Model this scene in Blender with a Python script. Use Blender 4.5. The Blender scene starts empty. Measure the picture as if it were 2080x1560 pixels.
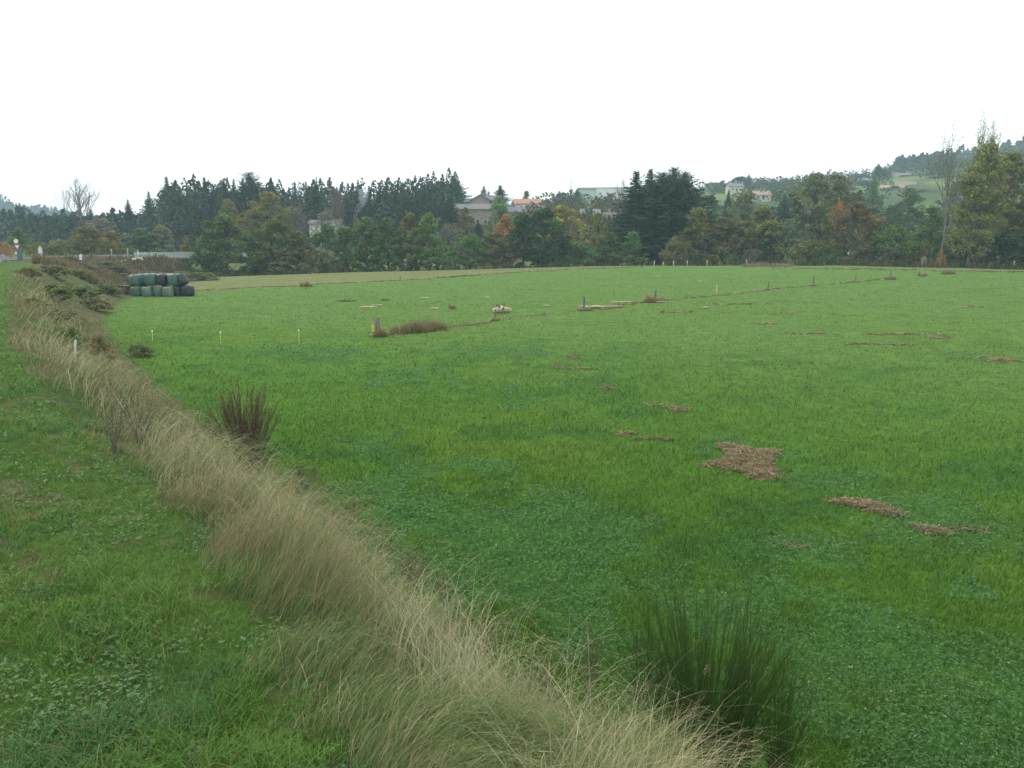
import bpy, math, random
import numpy as np
from math import radians, sin, cos, tan, pi

random.seed(7)
RNG = np.random.default_rng(11)
SC = bpy.context.scene
COL = SC.collection

# ------------------------------------------------------------------ camera
CAM_Z, PITCH, FOC = 5.2, radians(9.65), 1618.0       # focal length in pixels of the 2080 px wide photograph
cam_data = bpy.data.cameras.new('camera')
cam = bpy.data.objects.new('camera', cam_data)
COL.objects.link(cam)
cam.location = (0, 0, CAM_Z)
cam.rotation_euler = (radians(90) - PITCH, 0, 0)
cam_data.sensor_width = 36.0
cam_data.lens = FOC / 2080.0 * 36.0
cam_data.clip_start = 0.05
cam_data.clip_end = 9000
SC.camera = cam

# ------------------------------------------------------------------ sky, sun, exposure
SUN_EL, SUN_AZ = radians(48), radians(-60)
world = bpy.data.worlds.new('World')
SC.world = world
world.use_nodes = True
wn, wl = world.node_tree.nodes, world.node_tree.links
wn.clear()
wo = wn.new('ShaderNodeOutputWorld')
bg = wn.new('ShaderNodeBackground')
sky = wn.new('ShaderNodeTexSky')
sky.sky_type = 'NISHITA'
sky.sun_disc = False
sky.sun_elevation = SUN_EL
sky.sun_rotation = SUN_AZ
sky.air_density = 1.0
sky.dust_density = 6.0
mix = wn.new('ShaderNodeMix'); mix.data_type = 'RGBA'
mix.inputs[0].default_value = 0.88          # overcast: an even white cloud sheet over the clear sky
mix.inputs[7].default_value = (10.2, 10.3, 10.4, 1)
wl.new(sky.outputs[0], mix.inputs[6])
wl.new(mix.outputs[2], bg.inputs[0])
bg.inputs[1].default_value = 0.10
wl.new(bg.outputs[0], wo.inputs[0])

sun_d = bpy.data.lights.new('sun', 'SUN')
sun_d.energy = 0.7
sun_d.angle = radians(25)
sun_d.color = (1.0, 0.97, 0.92)
sun = bpy.data.objects.new('sun', sun_d)
sun.rotation_euler = (radians(90) - SUN_EL, 0, radians(180) - SUN_AZ)
COL.objects.link(sun)
SC.view_settings.view_transform = 'Standard'
SC.view_settings.look = 'None'
SC.view_settings.exposure = 0.80
SC.view_settings.gamma = 1.0
SC.cycles.max_bounces = 6
SC.cycles.diffuse_bounces = 3
SC.cycles.glossy_bounces = 2
SC.cycles.transmission_bounces = 3
SC.cycles.volume_bounces = 1
SC.cycles.caustics_reflective = False
SC.cycles.caustics_refractive = False

# ------------------------------------------------------------------ numeric helpers
_T = np.random.default_rng(5).random((256, 256))
def vnoise(x, y):
    x = np.asarray(x, float); y = np.asarray(y, float)
    xi = np.floor(x).astype(int); yi = np.floor(y).astype(int)
    fx = x - xi; fy = y - yi
    fx = fx * fx * (3 - 2 * fx); fy = fy * fy * (3 - 2 * fy)
    a = _T[xi & 255, yi & 255]; b = _T[(xi + 1) & 255, yi & 255]
    c = _T[xi & 255, (yi + 1) & 255]; d = _T[(xi + 1) & 255, (yi + 1) & 255]
    return (a * (1 - fx) + b * fx) * (1 - fy) + (c * (1 - fx) + d * fx) * fy
def fbm(x, y, s=1.0, o=4, off=0.0):
    v = 0; a = .5; t = 0
    x = np.asarray(x, float) / s + off; y = np.asarray(y, float) / s + off * 1.7
    for _ in range(o):
        v = v + a * vnoise(x, y); t += a; a *= .5; x = x * 2.03 + 13.1; y = y * 2.03 + 7.7
    return v / t
def sstep(a, b, x):
    t = np.clip((x - a) / (b - a), 0, 1); return t * t * (3 - 2 * t)
def lerp(a, b, t):
    return a + (b - a) * t
SP, CP = sin(PITCH), cos(PITCH)
def ray(px, py):
    u = (np.asarray(px, float) - 1040) / FOC; v = (780 - np.asarray(py, float)) / FOC
    return u, CP + v * SP, -SP + v * CP
def plane(px, py, z):
    dx, dy, dz = ray(px, py); t = (z - CAM_Z) / dz
    return dx * t, dy * t

# ------------------------------------------------------------------ terrain shape
_cr = [(820, 1760), (680, 1560), (590, 1400), (490, 1230), (405, 1090), (300, 985), (190, 904), (101, 830), (45, 760), (0, 690), (14, 580), (25, 560), (55, 540)]
_cw = sorted([tuple(plane(a, b, 3.6)) for a, b in _cr], key=lambda p: p[1])
_cw = [( _cw[0][0] + 6.5, _cw[0][1] - 10)] + _cw + [(-66, 112), (-76, 140)]
CRX = np.array([(float(p[1]), float(p[0])) for p in _cw])
_tr = [(1340, 1560), (1095, 1400), (925, 1290), (755, 1130), (625, 1010), (535, 950), (400, 845), (300, 765), (235, 700), (200, 655), (222, 617), (262, 600)]
_tw = sorted([tuple(plane(a, b, 0.25)) for a, b in _tr], key=lambda p: p[1])
_tw = [(_tw[0][0] + 9, _tw[0][1] - 14)] + _tw + [(-48, 101), (-60, 125), (-66, 150)]
TOX = np.array([(float(p[1]), float(p[0])) for p in _tw])
def crest_x(y): return np.interp(y, CRX[:, 0], CRX[:, 1])
def toe_x(y): return np.interp(y, TOX[:, 0], TOX[:, 1])
PXC = np.array([-700, 0, 110, 250, 500, 750, 1000, 1200, 1400, 1700, 1900, 2080, 2800], float)
RC = np.array([130, 165, 200, 250, 330, 450, 600, 800, 1100, 1700], float)
HT = np.array([
    [3.5, 3.4, 3, 4, 8, 11, 16, 26, 42, 70],
    [3.5, 3.4, 3, 4, 8, 11, 16, 25, 40, 66],
    [3.5, 3.4, 3, 4, 7, 9, 13, 20, 32, 52],
    [2, 1.0, 2, 4, 7, 9, 12, 15, 20, 26],
    [0, -.6, 1, 5, 9, 11, 13, 15, 16, 18],
    [0.2, -.8, 1, 5, 9, 12, 14, 15, 16, 18],
    [0.9, .2, 1, 9, 20, 25, 27, 28, 30, 32],
    [1.2, 1.2, 1, 8, 19, 30, 34, 36, 38, 40],
    [1.7, 1.6, 1.5, 8, 18, 31, 44, 58, 62, 66],
    [2.2, 1.9, 2.2, 6, 14, 33, 51, 66, 78, 84],
    [2.6, 2.5, 3, 7, 15, 33, 52, 74, 96, 102],
    [2.8, 2.5, 3, 7, 15, 33, 51, 76, 99, 105],
    [2.8, 2.5, 3, 7, 15, 33, 51, 76, 99, 105]], float)
EDGE = (np.array([0, 430, 800, 1200, 1700, 2060, 2600], float), np.array([150, 152, 158, 163, 152, 138, 130], float))
ROADP = np.array([(-66, 95), (-72.6, 125), (-75.6, 140), (-71.7, 155)], float)
def polydist(x, y, P):
    best = np.full(np.shape(x), 1e9)
    for (x0, y0), (x1, y1) in zip(P[:-1], P[1:]):
        dx, dy = x1 - x0, y1 - y0
        t = np.clip(((x - x0) * dx + (y - y0) * dy) / (dx * dx + dy * dy), 0, 1)
        best = np.minimum(best, np.hypot(x - x0 - t * dx, y - y0 - t * dy))
    return best
def pxof(x, y):
    return np.clip(1040 + FOC * x / np.maximum(y, .5), -700, 2800)
def table(px, r):
    ri = np.interp(np.log(np.maximum(r, 1)), np.log(RC), np.arange(len(RC)))
    ci = np.interp(px, PXC, np.arange(len(PXC)))
    r0 = np.minimum(ri.astype(int), len(RC) - 2); c0 = np.minimum(ci.astype(int), len(PXC) - 2)
    fr = ri - r0; fc = ci - c0; fc = fc * fc * (3 - 2 * fc)
    return (HT[c0, r0] * (1 - fr) + HT[c0, r0 + 1] * fr) * (1 - fc) + (HT[c0 + 1, r0] * (1 - fr) + HT[c0 + 1, r0 + 1] * fr) * fc
def slope_u(x, y):
    xc = crest_x(y); xt = toe_x(y)
    return (x - xc) / np.maximum(xt - xc, .5)
def H(x, y):
    x = np.asarray(x, float); y = np.asarray(y, float)
    raw = 0.02 * x + 0.015 * y - 1.0
    fld = np.log1p(np.exp(np.clip(raw * 3, -30, 30))) / 3
    fld = np.minimum(fld, 4.5)
    fld = fld + (fbm(x, y, 14, 2, 3.3) - .5) * .22 + (fbm(x, y, 3, 2, 9.1) - .5) * .06
    px = pxof(x, y); r = np.hypot(x, y)
    e = np.interp(px, *EDGE)
    far = table(px, r) + (fbm(x, y, 90, 3, 1.7) - .5) * np.clip((r - 200) / 60, 0, 8)
    ahead = y > 20
    w = np.where(ahead, sstep(e, e + 26, r), 0)
    dip = np.where(ahead, -1.6 * np.exp(-((r - e - 13) / 7.0) ** 2), 0)
    z = fld * (1 - w) + far * w + dip * np.where(px > 330, 1, 0)
    u = slope_u(x, y)
    top = 3.6 + (fbm(x, y, 1.3, 3, 2.2) - .5) * .10 + (fbm(x, y, 7, 2, 4.2) - .5) * .12
    prof = sstep(-.03, 1.08, u)
    bumps = (fbm(x, y, 1.6, 3, 8.8) - .5) * .5 * np.clip(u * 4, 0, 1) * np.clip((1 - u) * 4, 0, 1)
    zs = lerp(top, z, prof) + bumps
    wb = 1 - sstep(115, 150, y)
    z = np.where(u < 1.1, lerp(z, zs, wb), z)
    rd = polydist(x, y, ROADP)
    zr = 3.5 - np.maximum(0, rd - 4.5) * .42
    z = np.where((zr > z) & (y > 80), zr, z)
    return z
def ucap(y): return 1.0 - .14 * sstep(45, 20, y) - .66 * sstep(14, 4.2, y)      # how far down the slope the tall dry grass grows
def Hs(x, y): return float(H(np.array([float(x)]), np.array([float(y)]))[0])
def ground_at(px, py):
    """points of the terrain seen at pixels of the 2080x1560 photograph"""
    PX = np.atleast_1d(np.asarray(px, float)); PY = np.atleast_1d(np.asarray(py, float)); ox, oy = [], []
    for p, q in zip(PX, PY):
        dx, dy, dz = ray(p, q); lo, hi = 1.2, 2500.
        for k in (500, 40, 40):
            t = np.geomspace(lo, hi, k); b_ = np.where(H(dx * t, dy * t) > CAM_Z + dz * t)[0]
            i = b_[0] if len(b_) else k - 1
            lo, hi = t[max(i - 1, 0)], t[i]
        ox.append(dx * hi); oy.append(dy * hi)
    return np.array(ox), np.array(oy)
def G(px, py):
    a, b = ground_at(px, py); return float(a[0]), float(b[0])
def at(px, D):
    return (px - 1040) / FOC * D / 1.0 * (CP * CP + SP * SP) , D      # column px at depth D (horizon row)
def z_at(py, D):
    """height of a thing seen at row py when it stands at depth D"""
    v = (780 - py) / FOC
    return CAM_Z + D * (-SP + v * CP) / (CP + v * SP)
def xcol(px, py, D):
    v = (780 - py) / FOC
    return (px - 1040) / FOC * D / (CP + v * SP)

# ------------------------------------------------------------------ object helpers
def link(o, parent=None):
    COL.objects.link(o)
    if parent is not None: o.parent = parent
    return o
def tag(o, label=None, cat=None, group=None, kind=None):
    if label: o['label'] = label
    if cat: o['category'] = cat
    if group: o['group'] = group
    if kind: o['kind'] = kind
    return o
def empty(name, loc, rz=0.0):
    o = bpy.data.objects.new(name, None); link(o)
    o.empty_display_size = .3
    o.location = loc; o.rotation_euler = (0, 0, rz)
    return o
def mesh_np(name, V, Q=None, T=None, col=None, mat=None, smooth=False, tint=None):
    me = bpy.data.meshes.new(name)
    V = np.asarray(V, np.float32).reshape(-1, 3)
    nq = 0 if Q is None else len(Q); nt = 0 if T is None else len(T)
    me.vertices.add(len(V)); me.vertices.foreach_set('co', V.ravel())
    parts = []
    if nq: parts.append(np.asarray(Q, np.int32).ravel())
    if nt: parts.append(np.asarray(T, np.int32).ravel())
    li = np.concatenate(parts)
    me.loops.add(len(li)); me.loops.foreach_set('vertex_index', li)
    tot = np.concatenate([np.full(nq, 4, np.int32), np.full(nt, 3, np.int32)])
    st = np.concatenate([[0], np.cumsum(tot)[:-1]]).astype(np.int32)
    me.polygons.add(nq + nt)
    me.polygons.foreach_set('loop_start', st)
    me.polygons.foreach_set('use_smooth', np.full(nq + nt, smooth))
    if col is not None:
        c = np.ones((len(V), 4), np.float32); c[:, :3] = col
        a = me.attributes.new('Col', 'FLOAT_COLOR', 'POINT'); a.data.foreach_set('color', c.ravel())
    if tint is not None:
        a = me.attributes.new('tint', 'FLOAT', 'POINT'); a.data.foreach_set('value', np.asarray(tint, np.float32))
    me.update(calc_edges=True)
    if mat: me.materials.append(mat)
    return me
def obj(name, me, parent=None):
    return link(bpy.data.objects.new(name, me), parent)

class MB:
    """collects shapes for one mesh"""
    def __init__(s): s.v = []; s.q = []; s.t = []; s.n = 0
    def add(s, v, q=None, t=None):
        v = np.asarray(v, float).reshape(-1, 3)
        s.v.append(v)
        if q is not None and len(q): s.q.append(np.asarray(q) + s.n)
        if t is not None and len(t): s.t.append(np.asarray(t) + s.n)
        s.n += len(v)
    def box(s, c, d, rz=0.0, top=1.0, rx=0.0):
        x, y, z = np.array(d) / 2
        v = np.array([(-x, -y, -z), (x, -y, -z), (x, y, -z), (-x, y, -z), (-x * top, -y * top, z), (x * top, -y * top, z), (x * top, y * top, z), (-x * top, y * top, z)])
        if rx:
            a, b = cos(rx), sin(rx); v = np.stack([v[:, 0], v[:, 1] * a - v[:, 2] * b, v[:, 1] * b + v[:, 2] * a], 1)
        a, b = cos(rz), sin(rz)
        v = np.stack([v[:, 0] * a - v[:, 1] * b, v[:, 0] * b + v[:, 1] * a, v[:, 2]], 1) + np.array(c)
        s.add(v, [(3, 2, 1, 0), (4, 5, 6, 7), (0, 1, 5, 4), (1, 2, 6, 5), (2, 3, 7, 6), (3, 0, 4, 7)])
    def tube(s, P, R, n=6, cap=True):
        P = np.asarray(P, float); R = np.broadcast_to(np.asarray(R, float), (len(P),))
        T = np.gradient(P, axis=0); T /= np.maximum(np.linalg.norm(T, axis=1, keepdims=True), 1e-9)
        ref = np.array([0, 0, 1.]) if abs(T[0, 2]) < .9 else np.array([1., 0, 0])
        A = np.cross(T, ref); A /= np.maximum(np.linalg.norm(A, axis=1, keepdims=True), 1e-9)
        B = np.cross(T, A)
        th = np.arange(n) / n * 2 * pi
        v = P[:, None] + R[:, None, None] * (A[:, None] * np.cos(th)[None, :, None] + B[:, None] * np.sin(th)[None, :, None])
        q = []
        for i in range(len(P) - 1):
            for j in range(n):
                k = (j + 1) % n
                q.append((i * n + j, i * n + k, (i + 1) * n + k, (i + 1) * n + j))
        t = []
        if cap:
            v = np.concatenate([v.reshape(-1, 3), P[:1], P[-1:]])
            m = len(P) * n
            for j in range(n):
                k = (j + 1) % n
                t += [(m, k, j), (m + 1, (len(P) - 1) * n + j, (len(P) - 1) * n + k)]
        s.add(v, q, t)
    def mesh(s, name, mat, smooth=False, col=None):
        V = np.concatenate(s.v)
        return mesh_np(name, V, np.concatenate(s.q) if s.q else None, np.concatenate(s.t) if s.t else None, col=col, mat=mat, smooth=smooth)

# ------------------------------------------------------------------ materials
def mat_new(name):
    m = bpy.data.materials.new(name); m.use_nodes = True
    n = m.node_tree.nodes; l = m.node_tree.links; n.clear()
    out = n.new('ShaderNodeOutputMaterial')
    return m, n, l, out
def leaf_mat(name, rough=.6, trans=.3, spec=.2, per_obj=False):
    """foliage: base colour from the mesh's own colour attribute, optionally times the colour of the tree it grows on"""
    m, n, l, out = mat_new(name)
    a = n.new('ShaderNodeAttribute'); a.attribute_name = 'Col'
    src = a.outputs['Color']
    if per_obj:
        oi = n.new('ShaderNodeObjectInfo')
        t = n.new('ShaderNodeAttribute'); t.attribute_name = 'tint'
        mm = n.new('ShaderNodeMath'); mm.operation = 'MULTIPLY'
        l.new(t.outputs['Fac'], mm.inputs[0]); l.new(oi.outputs['Alpha'], mm.inputs[1])
        mx = n.new('ShaderNodeMix'); mx.data_type = 'RGBA'
        l.new(mm.outputs[0], mx.inputs[0]); l.new(oi.outputs['Color'], mx.inputs[6])
        mx.inputs[7].default_value = (.26, .125, .032, 1)
        mu = n.new('ShaderNodeMix'); mu.data_type = 'RGBA'; mu.blend_type = 'MULTIPLY'; mu.inputs[0].default_value = 1
        l.new(mx.outputs[2], mu.inputs[6]); l.new(src, mu.inputs[7])
        src = mu.outputs[2]
    p = n.new('ShaderNodeBsdfPrincipled')
    p.inputs['Roughness'].default_value = rough
    p.inputs['Specular IOR Level'].default_value = spec
    l.new(src, p.inputs['Base Color'])
    if trans > 0:
        tr = n.new('ShaderNodeBsdfTranslucent'); l.new(src, tr.inputs['Color'])
        ms = n.new('ShaderNodeMixShader'); ms.inputs[0].default_value = trans
        l.new(p.outputs[0], ms.inputs[1]); l.new(tr.outputs[0], ms.inputs[2]); l.new(ms.outputs[0], out.inputs[0])
    else:
        l.new(p.outputs[0], out.inputs[0])
    return m
def noisy(name, c1, c2, scale=8.0, rough=.8, bump=.3, spec=.3, stretch=(1, 1, 1), metal=0.0, detail=6, noise_bias=(.35, .65)):
    m, n, l, out = mat_new(name)
    tc = n.new('ShaderNodeTexCoord'); mp = n.new('ShaderNodeMapping'); mp.inputs['Scale'].default_value = stretch
    nz = n.new('ShaderNodeTexNoise'); nz.inputs['Scale'].default_value = scale; nz.inputs['Detail'].default_value = detail
    cr = n.new('ShaderNodeValToRGB')
    cr.color_ramp.elements[0].position = noise_bias[0]; cr.color_ramp.elements[1].position = noise_bias[1]
    cr.color_ramp.elements[0].color = (*c1, 1); cr.color_ramp.elements[1].color = (*c2, 1)
    p = n.new('ShaderNodeBsdfPrincipled'); p.inputs['Roughness'].default_value = rough
    p.inputs['Specular IOR Level'].default_value = spec; p.inputs['Metallic'].default_value = metal
    bp = n.new('ShaderNodeBump'); bp.inputs['Strength'].default_value = bump; bp.inputs['Distance'].default_value = .05
    l.new(tc.outputs['Object'], mp.inputs[0]); l.new(mp.outputs[0], nz.inputs['Vector']); l.new(nz.outputs[0], cr.inputs[0])
    l.new(cr.outputs[0], p.inputs['Base Color']); l.new(nz.outputs[0], bp.inputs['Height']); l.new(bp.outputs[0], p.inputs['Normal'])
    l.new(p.outputs[0], out.inputs[0])
    return m
M = {}
M['blade'] = leaf_mat('grass_blade', .55, .25, .25)
M['clover'] = leaf_mat('clover_leaf', .5, .2, .35)
M['straw'] = leaf_mat('dry_straw', .7, .25, .12)
M['leaf'] = leaf_mat('tree_foliage', .7, .22, .12, per_obj=True)
M['bark'] = noisy('bark', (.06, .05, .038), (.15, .13, .105), 3, .9, .5, .1, (1, 1, .3))
M['palebark'] = noisy('pale_bark', (.10, .095, .08), (.22, .21, .18), 3, .9, .4, .1, (1, 1, .3))
M['twig'] = noisy('twig', (.10, .088, .07), (.19, .17, .14), 3, .9, .2, .1)
M['wood'] = noisy('weathered_post', (.10, .09, .08), (.24, .22, .20), 10, .9, .5, .1, (1, 1, .15))
M['palewood'] = noisy('pale_wood', (.36, .29, .19), (.62, .53, .38), 9, .85, .4, .1, (.3, 1, 1))
M['yellow'] = noisy('yellow_paint', (.55, .50, .08), (.72, .68, .14), 10, .6, .1, .3)
M['whitep'] = noisy('white_paint', (.62, .63, .62), (.82, .83, .82), 6, .5, .1, .4)
M['greenwrap'] = noisy('green_wrap', (.030, .080, .055), (.065, .140, .105), 3.5, .28, 1.0, .6, (1, 1, 4))
M['palewrap'] = noisy('pale_wrap', (.075, .135, .090), (.145, .205, .145), 3.5, .30, 1.0, .6, (1, 1, 4))
M['blackwrap'] = noisy('black_wrap', (.006, .008, .014), (.020, .024, .038), 3.5, .22, 1.0, .6, (1, 1, 4))
M['stone'] = noisy('stone_wall', (.20, .18, .145), (.38, .35, .29), 2.5, .9, .5, .1)
M['cream'] = noisy('cream_render', (.42, .39, .30), (.54, .50, .41), 1.5, .85, .1, .1)
M['white'] = noisy('white_render', (.62, .64, .62), (.74, .76, .74), 1.2, .8, .1, .2)
M['slate'] = noisy('slate_roof', (.13, .135, .145), (.21, .215, .22), 3, .8, .3, .1, (1, 3, 1))
M['brownslate'] = noisy('brown_slate_roof', (.13, .12, .105), (.22, .21, .185), 3, .8, .3, .1, (1, 3, 1))
M['tile'] = noisy('red_tile_roof', (.30, .155, .11), (.42, .24, .175), 4, .75, .4, .2, (1, 4, 1))
M['tan_tile'] = noisy('tan_tile_roof', (.30, .22, .14), (.46, .35, .24), 4, .75, .4, .2, (1, 4, 1))
M['glass'] = noisy('window_glass', (.02, .022, .026), (.06, .065, .07), 2, .15, .0, .5)
M['asphalt'] = noisy('asphalt', (.10, .10, .105), (.17, .17, .175), 30, .9, .3, .2)
M['steel'] = noisy('galvanised_steel', (.36, .38, .38), (.50, .52, .52), 5, .45, .1, .5, metal=.4)
M['palegreen'] = noisy('pale_green_steel', (.34, .44, .38), (.46, .56, .50), 3, .55, .1, .4)
M['concrete'] = noisy('concrete', (.16, .155, .14), (.30, .29, .27), 3, .9, .3, .2)
M['rock'] = noisy('pale_rock', (.40, .37, .31), (.64, .60, .52), 4, .9, .6, .1)
M['darksheet'] = noisy('dark_sheet', (.02, .05, .035), (.05, .09, .065), 4, .5, .4, .4)
M['greenpole'] = noisy('green_pole', (.05, .12, .10), (.10, .20, .17), 4, .5, .1, .4)
M['redp'] = noisy('red_paint', (.45, .03, .025), (.60, .06, .05), 4, .5, .1, .4)

# ------------------------------------------------------------------ colour of the land (real base colours)
C_ = lambda *a: np.array(a, float)
FIELD_PALE, FIELD_VIV, FIELD_DEEP, FIELD_YEL = C_(.102, .186, .044), C_(.071, .160, .018), C_(.042, .120, .022), C_(.100, .175, .022)
BLUE_CL = C_(.050, .142, .028)
CLOVER = [(780, 990, 150, 50), (960, 1080, 260, 80), (1250, 1190, 360, 110), (1620, 1300, 440, 130), (1950, 1430, 400, 170), (1450, 1420, 300, 150), (900, 1060, 170, 45), (1150, 1130, 260, 75), (1000, 1160, 160, 70), (1400, 1230, 260, 90), (1750, 1300, 260, 110), (1950, 1420, 260, 150),
          (1650, 1450, 200, 120), (1480, 900, 60, 10), (1440, 930, 40, 25), (1610, 945, 60, 25), (1690, 975, 110, 28), (1820, 1020, 120, 25), (1930, 1090, 140, 30),
          (700, 720, 90, 12), (560, 715, 120, 10), (830, 770, 90, 18), (1000, 710, 120, 14), (1080, 810, 100, 25), (1600, 1120, 120, 25), (1980, 1200, 90, 30), (760, 900, 60, 25), (980, 945, 80, 20), (740, 990, 90, 25)]
_cl = []
for (a, b, rx, ry) in CLOVER:
    x0, y0 = G(a, b); x1, _ = G(a + rx, b); _, y2 = G(a, max(b - ry, 520)); _cl.append((x0, y0, abs(x1 - x0), abs(y2 - y0) + .3))
def clover_m(x, y):
    m = np.zeros(np.shape(x))
    for (cx, cy, rx, ry) in _cl:
        m = np.maximum(m, 1.38 - np.sqrt(((x - cx) / rx) ** 2 + ((y - cy) / ry) ** 2) * .9)
    return sstep(.05, .95, m * .80 + (fbm(x, y, 1.0, 4, 6.1) - .5) * 2.6 + (fbm(x, y, 5, 2, 16.1) - .5) * 1.2) * sstep(-.1, .6, m)
F2 = [G(395, 592), G(620, 580), G(800, 570), G(955, 560), G(1100, 550), G(1290, 543)]       # the second fence line, edge of the dry strip
F2Y = np.array(sorted([(p[0], p[1]) for p in F2]))
def stubble_m(x, y):
    yl = np.interp(x, F2Y[:, 0], F2Y[:, 1])
    return np.clip((y - yl) / 1.5 + (fbm(x, y, 2, 3, 7.7) - .5), 0, 1) * np.clip((F2Y[-1, 0] + 6 - x) / 8, 0, 1)
F1 = [G(767, 683), G(1006, 651), G(1187, 630), G(1330, 613), G(1455, 600), G(1560, 589), G(1652, 581), G(1738, 573), G(1808, 567), G(1867, 561), G(1990, 553)]
def hill_col(x, y):
    """meadows, hedged and mottled, on the far slopes"""
    a = fbm(x, y, 60, 3, 4.4)[:, None]; b = fbm(x, y, 16, 3, 8.1)[:, None]
    c = lerp(C_(.06, .10, .035), C_(.13, .20, .055), sstep(.40, .56, a))
    c = lerp(c, C_(.10, .10, .05), sstep(.52, .66, b) * .6)
    return c
def field_col(x, y):
    n1 = fbm(x, y, 9, 4, 2.1)[:, None]; n2 = fbm(x, y, 2.2, 4, 5.3)[:, None]; n3 = fbm(x, y, .5, 3, 1.1)[:, None]
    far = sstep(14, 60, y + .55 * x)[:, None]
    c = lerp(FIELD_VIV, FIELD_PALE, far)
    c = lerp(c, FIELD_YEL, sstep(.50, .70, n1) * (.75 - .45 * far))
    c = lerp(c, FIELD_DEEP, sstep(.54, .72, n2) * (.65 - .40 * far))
    c = lerp(c, BLUE_CL, clover_m(x, y)[:, None] * (.75 - .35 * far))
    c = c * (.86 + .28 * n3)
    st = stubble_m(x, y)[:, None]
    c = lerp(c, lerp(C_(.125, .160, .052), C_(.185, .185, .078), n2), st)
    return c
def ground_col(x, y):
    u = slope_u(x, y); r = np.hypot(x, y)
    c = field_col(x, y)
    n2 = fbm(x, y, 1.1, 4, 3.1)[:, None]
    dry = lerp(C_(.12, .105, .06), C_(.065, .105, .030), sstep(.45, .62, n2)); dry = lerp(dry, C_(.055, .115, .025), sstep(.0, .12, u - ucap(y))[:, None] * .8)
    c = lerp(c, dry, (sstep(1.12, 1.0, u) * sstep(-.05, .06, u))[:, None])
    ver = lerp(C_(.055, .125, .022), C_(.085, .135, .032), n2)
    ver = lerp(ver, C_(.13, .105, .062), sstep(.64, .74, fbm(x, y, .22, 4, 9.7))[:, None] * .6)
    c = lerp(c, ver, sstep(.06, -.05, u)[:, None])
    px = pxof(x, y); e = np.interp(px, *EDGE)
    ahead = (y > 20)
    # rough ground in front of and on the road bank
    scr = sstep(-2, 2, toe_x(y) + 4 - x) * sstep(95, 102, y) * (y < 170)
    c = lerp(c, lerp(C_(.12, .115, .05), C_(.10, .075, .045), fbm(x, y, 5, 3, 2.9)[:, None]), scr[:, None])
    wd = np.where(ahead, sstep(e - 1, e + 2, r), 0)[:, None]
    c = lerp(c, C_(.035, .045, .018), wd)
    far = np.where(ahead, sstep(e + 22, e + 40, r), 0)[:, None]
    c = lerp(c, hill_col(x, y), far)
    return c

# ------------------------------------------------------------------ ground
def make_ground():
    a1 = np.linspace(-48, 48, 900); a2 = np.linspace(48, 312, 70)[1:-1]
    ang = np.radians(np.concatenate([a1, a2]))
    rr = np.concatenate([[.4], np.exp(np.linspace(np.log(.9), np.log(40), 230)), np.exp(np.linspace(np.log(40), np.log(260), 240))[1:], np.exp(np.linspace(np.log(260), np.log(1750), 90))[1:]])
    A, R = np.meshgrid(ang, rr, indexing='xy')
    X = (R * np.sin(A)).ravel(); Y = (R * np.cos(A)).ravel()
    Z = H(X, Y); na = len(ang); nr = len(rr)
    i = np.arange(nr - 1)[:, None] * na; j = np.arange(na)[None, :]; k = (np.arange(na) + 1)[None, :] % na
    Q = np.stack([i + j, i + na + j, i + na + k, i + k], -1).reshape(-1, 4)[:, ::-1]
    V = np.stack([X, Y, Z], 1)
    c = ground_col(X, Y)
    V = np.concatenate([V, [[0, 0, Hs(0, 0)]]]); c = np.concatenate([c, c[:1]])
    T = np.stack([np.full(na, len(V) - 1), np.arange(na), (np.arange(na) + 1) % na], 1)[:, ::-1]
    m, n, l, out = mat_new('ground_earth')
    a = n.new('ShaderNodeAttribute'); a.attribute_name = 'Col'
    g = n.new('ShaderNodeNewGeometry')
    n1 = n.new('ShaderNodeTexNoise'); n1.inputs['Scale'].default_value = 9; n1.inputs['Detail'].default_value = 8; n1.inputs['Roughness'].default_value = .7
    n2 = n.new('ShaderNodeTexNoise'); n2.inputs['Scale'].default_value = 1.1; n2.inputs['Detail'].default_value = 6; n2.inputs['Roughness'].default_value = .65
    l.new(g.outputs['Position'], n1.inputs['Vector']); l.new(g.outputs['Position'], n2.inputs['Vector'])
    r1 = n.new('ShaderNodeMapRange'); r1.inputs[1].default_value = .3; r1.inputs[2].default_value = .7; r1.inputs[3].default_value = .62; r1.inputs[4].default_value = 1.35
    r2 = n.new('ShaderNodeMapRange'); r2.inputs[1].default_value = .3; r2.inputs[2].default_value = .7; r2.inputs[3].default_value = .82; r2.inputs[4].default_value = 1.18
    l.new(n1.outputs[0], r1.inputs[0]); l.new(n2.outputs[0], r2.inputs[0])
    mm = n.new('ShaderNodeMath'); mm.operation = 'MULTIPLY'; l.new(r1.outputs[0], mm.inputs[0]); l.new(r2.outputs[0], mm.inputs[1])
    vm = n.new('ShaderNodeVectorMath'); vm.operation = 'SCALE'; l.new(a.outputs['Color'], vm.inputs[0]); l.new(mm.outputs[0], vm.inputs['Scale'])
    p = n.new('ShaderNodeBsdfPrincipled'); p.inputs['Roughness'].default_value = .95; p.inputs['Specular IOR Level'].default_value = .05
    bp = n.new('ShaderNodeBump'); bp.inputs['Strength'].default_value = .8; bp.inputs['Distance'].default_value = .12
    l.new(n1.outputs[0], bp.inputs['Height']); l.new(bp.outputs[0], p.inputs['Normal'])
    l.new(vm.outputs[0], p.inputs['Base Color']); l.new(p.outputs[0], out.inputs[0])
    tag(obj('ground', mesh_np('ground', V, Q, T, c, m, True)), kind='structure')
make_ground()

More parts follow.
